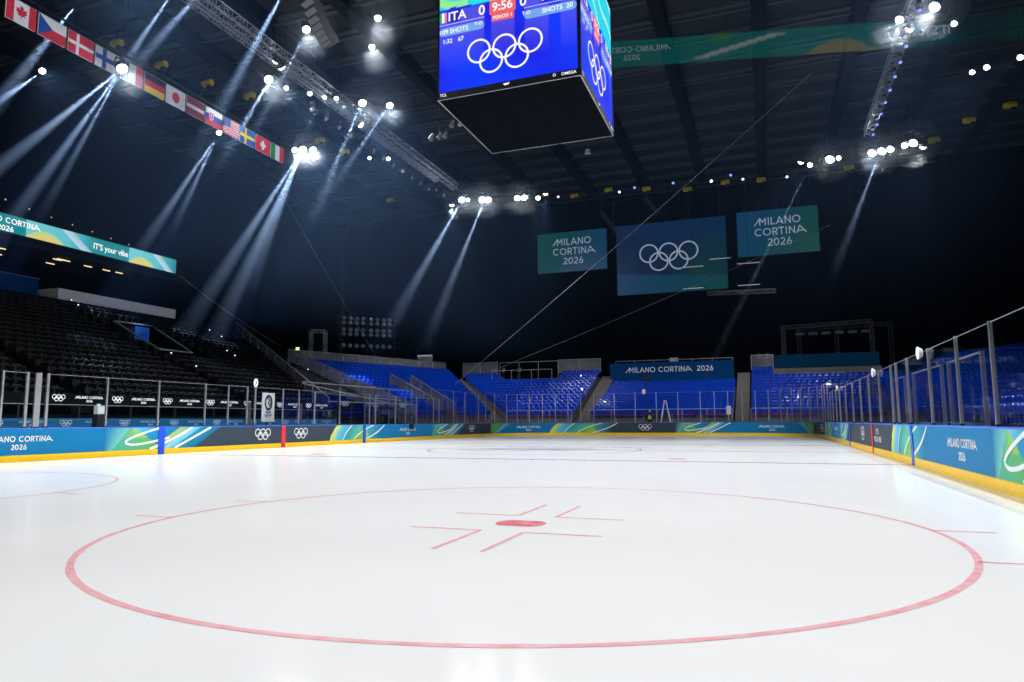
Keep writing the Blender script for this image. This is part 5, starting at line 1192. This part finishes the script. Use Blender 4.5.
# rows of step lights up the left stand
for k, p in enumerate([(-22.6, 3.9, 4.6), (-24.8, 4.1, 5.5), (-25.4, 10.2, 5.9), (-26.3, 10.4, 6.3), (-30.2, 14.0, 7.9), (-31.6, 14.2, 8.5), (-33.0, 4.1, 9.0), (-33.8, 4.2, 9.4), (-20.6, 12.0, 4.9)]):
    mb = MB(); mb.box((p[0] - .05, p[1] - .05, p[2] - .08), (p[0] + .05, p[1] + .05, p[2] + .03)); o = tag(mb.build('step_light', M['dark_metal'], loc=p), f'tiny step light on the left stand, {ORD[k]} of nine', 'step light'); mb = MB(); mb.box((p[0] + .05, p[1] - .04, p[2] - .04), (p[0] + .07, p[1] + .04, p[2] + .02)); mb.build('lens', M['tiny_light'], o)
for k in range(9):
    p = (-36.2, -2.0 + k * 1.55, 15.7 - k * .10 + .9 * math.exp(-k)); mb = MB(); mb.box((p[0] - .1, p[1] - .05, p[2] - .05), (p[0], p[1] + .05, p[2] + .05)); o = tag(mb.build('marker_light', M['dark_metal'], loc=p), f'tiny marker light above the ribbon display, {ORD[k]} from the left', 'marker light'); mb = MB(); mb.box((p[0], p[1] - .03, p[2] - .03), (p[0] + .02, p[1] + .03, p[2] + .03)); mb.build('lens', M['warm'], o)

# ------------------------------------------------------------------ flare streaks of the glass, built as added haze cones with spots
HAZE = bpy.data.materials.new('streak_haze'); HAZE.use_nodes = True
nt = HAZE.node_tree; nt.nodes.clear(); out = nt.nodes.new('ShaderNodeOutputMaterial'); vs = nt.nodes.new('ShaderNodeVolumeScatter'); vs.inputs['Density'].default_value = .04; vs.inputs['Anisotropy'].default_value = .25; vs.inputs['Color'].default_value = (.82, .90, 1, 1)
nt.links.new(vs.outputs[0], out.inputs['Volume'])
nd = nt.nodes; lk = nt.links.new
def math_node(op, a, b=None, c=None):
    m = nd.new('ShaderNodeMath'); m.operation = op
    for i, q in enumerate((a, b, c)):
        if q is None: continue
        if isinstance(q, (int, float)): m.inputs[i].default_value = q
        else: lk(q, m.inputs[i])
    return m.outputs[0]
tcn = nd.new('ShaderNodeTexCoord'); sp = nd.new('ShaderNodeSeparateXYZ'); lk(tcn.outputs['Object'], sp.inputs[0])
rr = math_node('SQRT', math_node('ADD', math_node('MULTIPLY', sp.outputs[0], sp.outputs[0]), math_node('MULTIPLY', sp.outputs[1], sp.outputs[1])))
q = math_node('DIVIDE', rr, math_node('MAXIMUM', sp.outputs[2], .01))
soft = math_node('POWER', math_node('MAXIMUM', math_node('SUBTRACT', 1.0, q), 0.0), 1.3)
fade = math_node('POWER', math_node('MAXIMUM', math_node('SUBTRACT', 1.0, sp.outputs[2]), 0.0), 1.1)
lk(math_node('MULTIPLY', math_node('MULTIPLY', soft, fade), .125), vs.inputs['Density'])
CONE = MB(); CONE.tube([(0, 0, .02), (0, 0, 1)], [.02, 1.0], 24)
CONE_ME = None
STREAK_E = 85000.0
def beam(a, b, half, e, label):  # added haze cone and spot that stand in for one flare streak
    global CONE_ME
    a, b = V(a), V(b); d = (b - a); L = d.length * 1.35; d.normalize(); half *= 1.3; r1 = L * math.tan(math.radians(half))
    if CONE_ME is None:
        o = CONE.build('glow_volume', HAZE); CONE_ME = o.data
    else:
        o = bpy.data.objects.new('glow_volume', CONE_ME); COL.objects.link(o)
    o.matrix_world = Matrix.Translation(a + d * .35) @ d.to_track_quat('Z', 'Y').to_matrix().to_4x4() @ Matrix.Diagonal((r1, r1, L, 1))
    tag(o, label, 'added haze cone', 'haze cones for flare streaks', 'stuff')
    ld = bpy.data.lights.new('added_streak_spot', 'SPOT'); ld.energy = STREAK_E * e; ld.spot_size = math.radians(half * 2.2); ld.spot_blend = .6; ld.shadow_soft_size = .03; ld.color = (.50, .68, 1.0)  # added spot that lights the streak cone, not an arena fixture
    lo = bpy.data.objects.new('added_streak_spot', ld); COL.objects.link(lo); lo.matrix_world = Matrix.Translation(a + d * .38) @ d.to_track_quat('-Z', 'Y').to_matrix().to_4x4()
for nm, a, b, h, e in (('lamp in front of the flags', (-21, -3.55, 19.35), (-23.8, -7.3, 13.2), 2.6, 1.0), ('lamp in front of the flags', (-21, -3.55, 19.35), (-23.7, -6.3, 11.4), 2.2, 1.0), ('lamp in front of the flags', (-21, -3.55, 19.35), (-23.1, -4.8, 13.3), 1.8, .8),
    ('lamp under the striped flags', (-29.43, 12.04, 23.5), (-32.1, 8.7, 14.8), 2.4, 1.0), ('lamp under the striped flags', (-29.43, 12.04, 23.5), (-31.0, 10.6, 17.5), 2.6, .7),
    ('three lamps beside the last flag', (-25.5, 17.1, 23.5), (-29.5, 14.2, 10.7), 2.6, 1.6), ('three lamps beside the last flag', (-25.5, 17.1, 23.5), (-30.9, 12.9, 10.6), 2.6, 1.4), ('three lamps beside the last flag', (-25.5, 17.1, 23.5), (-28.2, 15.9, 14.6), 3.0, 1.2),
    ('curved lamp bar', (-18.1, 9.75, 23.5), (-20.3, 8.6, 18.5), 3.5, .7), ('curved lamp bar', (-16.2, 11.4, 23.5), (-18.6, 10.7, 17.2), 3.0, .8), ('curved lamp bar', (-14.6, 12.4, 23.5), (-17.3, 11.1, 18.6), 2.6, .6), ('curved lamp bar', (-20.2, 6.6, 23.5), (-20.9, 4.4, 18.6), 3.0, .6),
    ('far left cross truss', (-17.4, 31, 22.5), (-22.3, 28.9, 12.7), 3.0, 1.2), ('far left cross truss', (-15, 31, 22.3), (-19, 29.7, 11.7), 2.6, 1.0), ('far right cross truss', (18.8, 31, 22.2), (15.9, 31.5, 15.1), 2.4, .6), ('far right cross truss', (13.65, 31, 21.85), (6, 32.3, 7.5), 1.2, .5),
    ('lone lamp at the left edge', (-32.9, .6, 23.5), (-33.4, -1.5, 20.7), 4.0, .5), ('lamp beside the loudspeaker', (-14.3, 2.6, 23.5), (-16.8, 2.0, 18.3), 2.2, .6),
    ('roof above the long left truss', (-14.8, 1.8, 26.5), (-19.5, 1.3, 18.4), 2.6, 1.3), ('roof above the flags', (-21.6, .2, 26.5), (-24.3, -1.0, 21.1), 2.6, 1.0), ('roof left of the long truss', (-18.9, .3, 26.5), (-22.3, -1.4, 21.2), 3.0, .8), ('roof above the first flags', (-28.3, -.7, 26.5), (-31.3, -2.8, 19.8), 3.4, .7)):
    beam(a, b, h, e, 'pale blue haze cone added for the flare streak from the ' + nm)

def flat_haze(name, dens, col):
    m = bpy.data.materials.new(name); m.use_nodes = True; t = m.node_tree; t.nodes.clear(); o_ = t.nodes.new('ShaderNodeOutputMaterial'); v_ = t.nodes.new('ShaderNodeVolumeScatter')
    v_.inputs['Density'].default_value = dens; v_.inputs['Color'].default_value = (*col, 1); v_.inputs['Anisotropy'].default_value = .2; t.links.new(v_.outputs[0], o_.inputs['Volume']); return m
HALO = flat_haze('lamp_glow_haze', .02, (.8, .9, 1))  # added haze balls that imitate the glow around the lamps
for p, r, lab, e in FL:
    if e < .75: continue
    bm = bmesh.new(); bmesh.ops.create_icosphere(bm, subdivisions=3, radius=1.2 + .6 * min(1.2, e)); me = bpy.data.meshes.new('glow_volume'); bm.to_mesh(me); bm.free(); me.materials.append(HALO)
    o = bpy.data.objects.new('glow_volume', me); COL.objects.link(o); o.location = V(p); tag(o, 'haze ball added for the glow around the ' + lab, 'added haze', 'added haze around the lamps', 'stuff')
    ld = bpy.data.lights.new('added_glow_point', 'POINT'); ld.energy = 110 * min(1.2, e); ld.shadow_soft_size = r * .5; ld.color = (.86, .92, 1.0)  # added point lamp that makes the haze ball glow
    q = V(p); t = V((q.x * .25, q.y * .55 - 3, 0)); d = (t - q).normalized(); lo = bpy.data.objects.new('added_glow_point', ld); COL.objects.link(lo); lo.location = q + d * (r * .2 + .2)
bm = bmesh.new(); bmesh.ops.create_cube(bm, size=1); bmesh.ops.scale(bm, verts=bm.verts, vec=(26, 62, 19.3)); me = bpy.data.meshes.new('glow_volume'); bm.to_mesh(me); bm.free()
AIR = flat_haze('thin_air_haze', .0023, (.26, .50, 1)); me.materials.append(AIR)
o = bpy.data.objects.new('air_haze', me); COL.objects.link(o); o.location = (-22, 20, 17.45); tag(o, 'thin bluish haze under the lamps on the upper left', 'haze', kind='stuff')
bm = bmesh.new(); bmesh.ops.create_cube(bm, size=1); bmesh.ops.scale(bm, verts=bm.verts, vec=(43, 62, 19.3)); me = bpy.data.meshes.new('air_haze'); bm.to_mesh(me); bm.free(); me.materials.append(flat_haze('thinnest_air_haze', .0006, (.28, .52, 1)))
o = bpy.data.objects.new('air_haze', me); COL.objects.link(o); o.location = (12.6, 20, 17.45); tag(o, 'very thin navy haze under the roof on the right half', 'haze', kind='stuff')

# ------------------------------------------------------------------ world and colour management
w = bpy.data.worlds.new('world'); S.world = w; w.use_nodes = True
w.node_tree.nodes['Background'].inputs['Color'].default_value = (.0025, .004, .007, 1); w.node_tree.nodes['Background'].inputs['Strength'].default_value = 1.0
S.view_settings.view_transform = 'Standard'; S.view_settings.look = 'None'; S.view_settings.exposure = 0.0; S.view_settings.gamma = 1.0; S.view_settings.use_curve_mapping = False
try:
    S.cycles.max_bounces = 8; S.cycles.transparent_max_bounces = 32; S.cycles.volume_bounces = 0; S.cycles.use_denoising = True
except Exception: pass
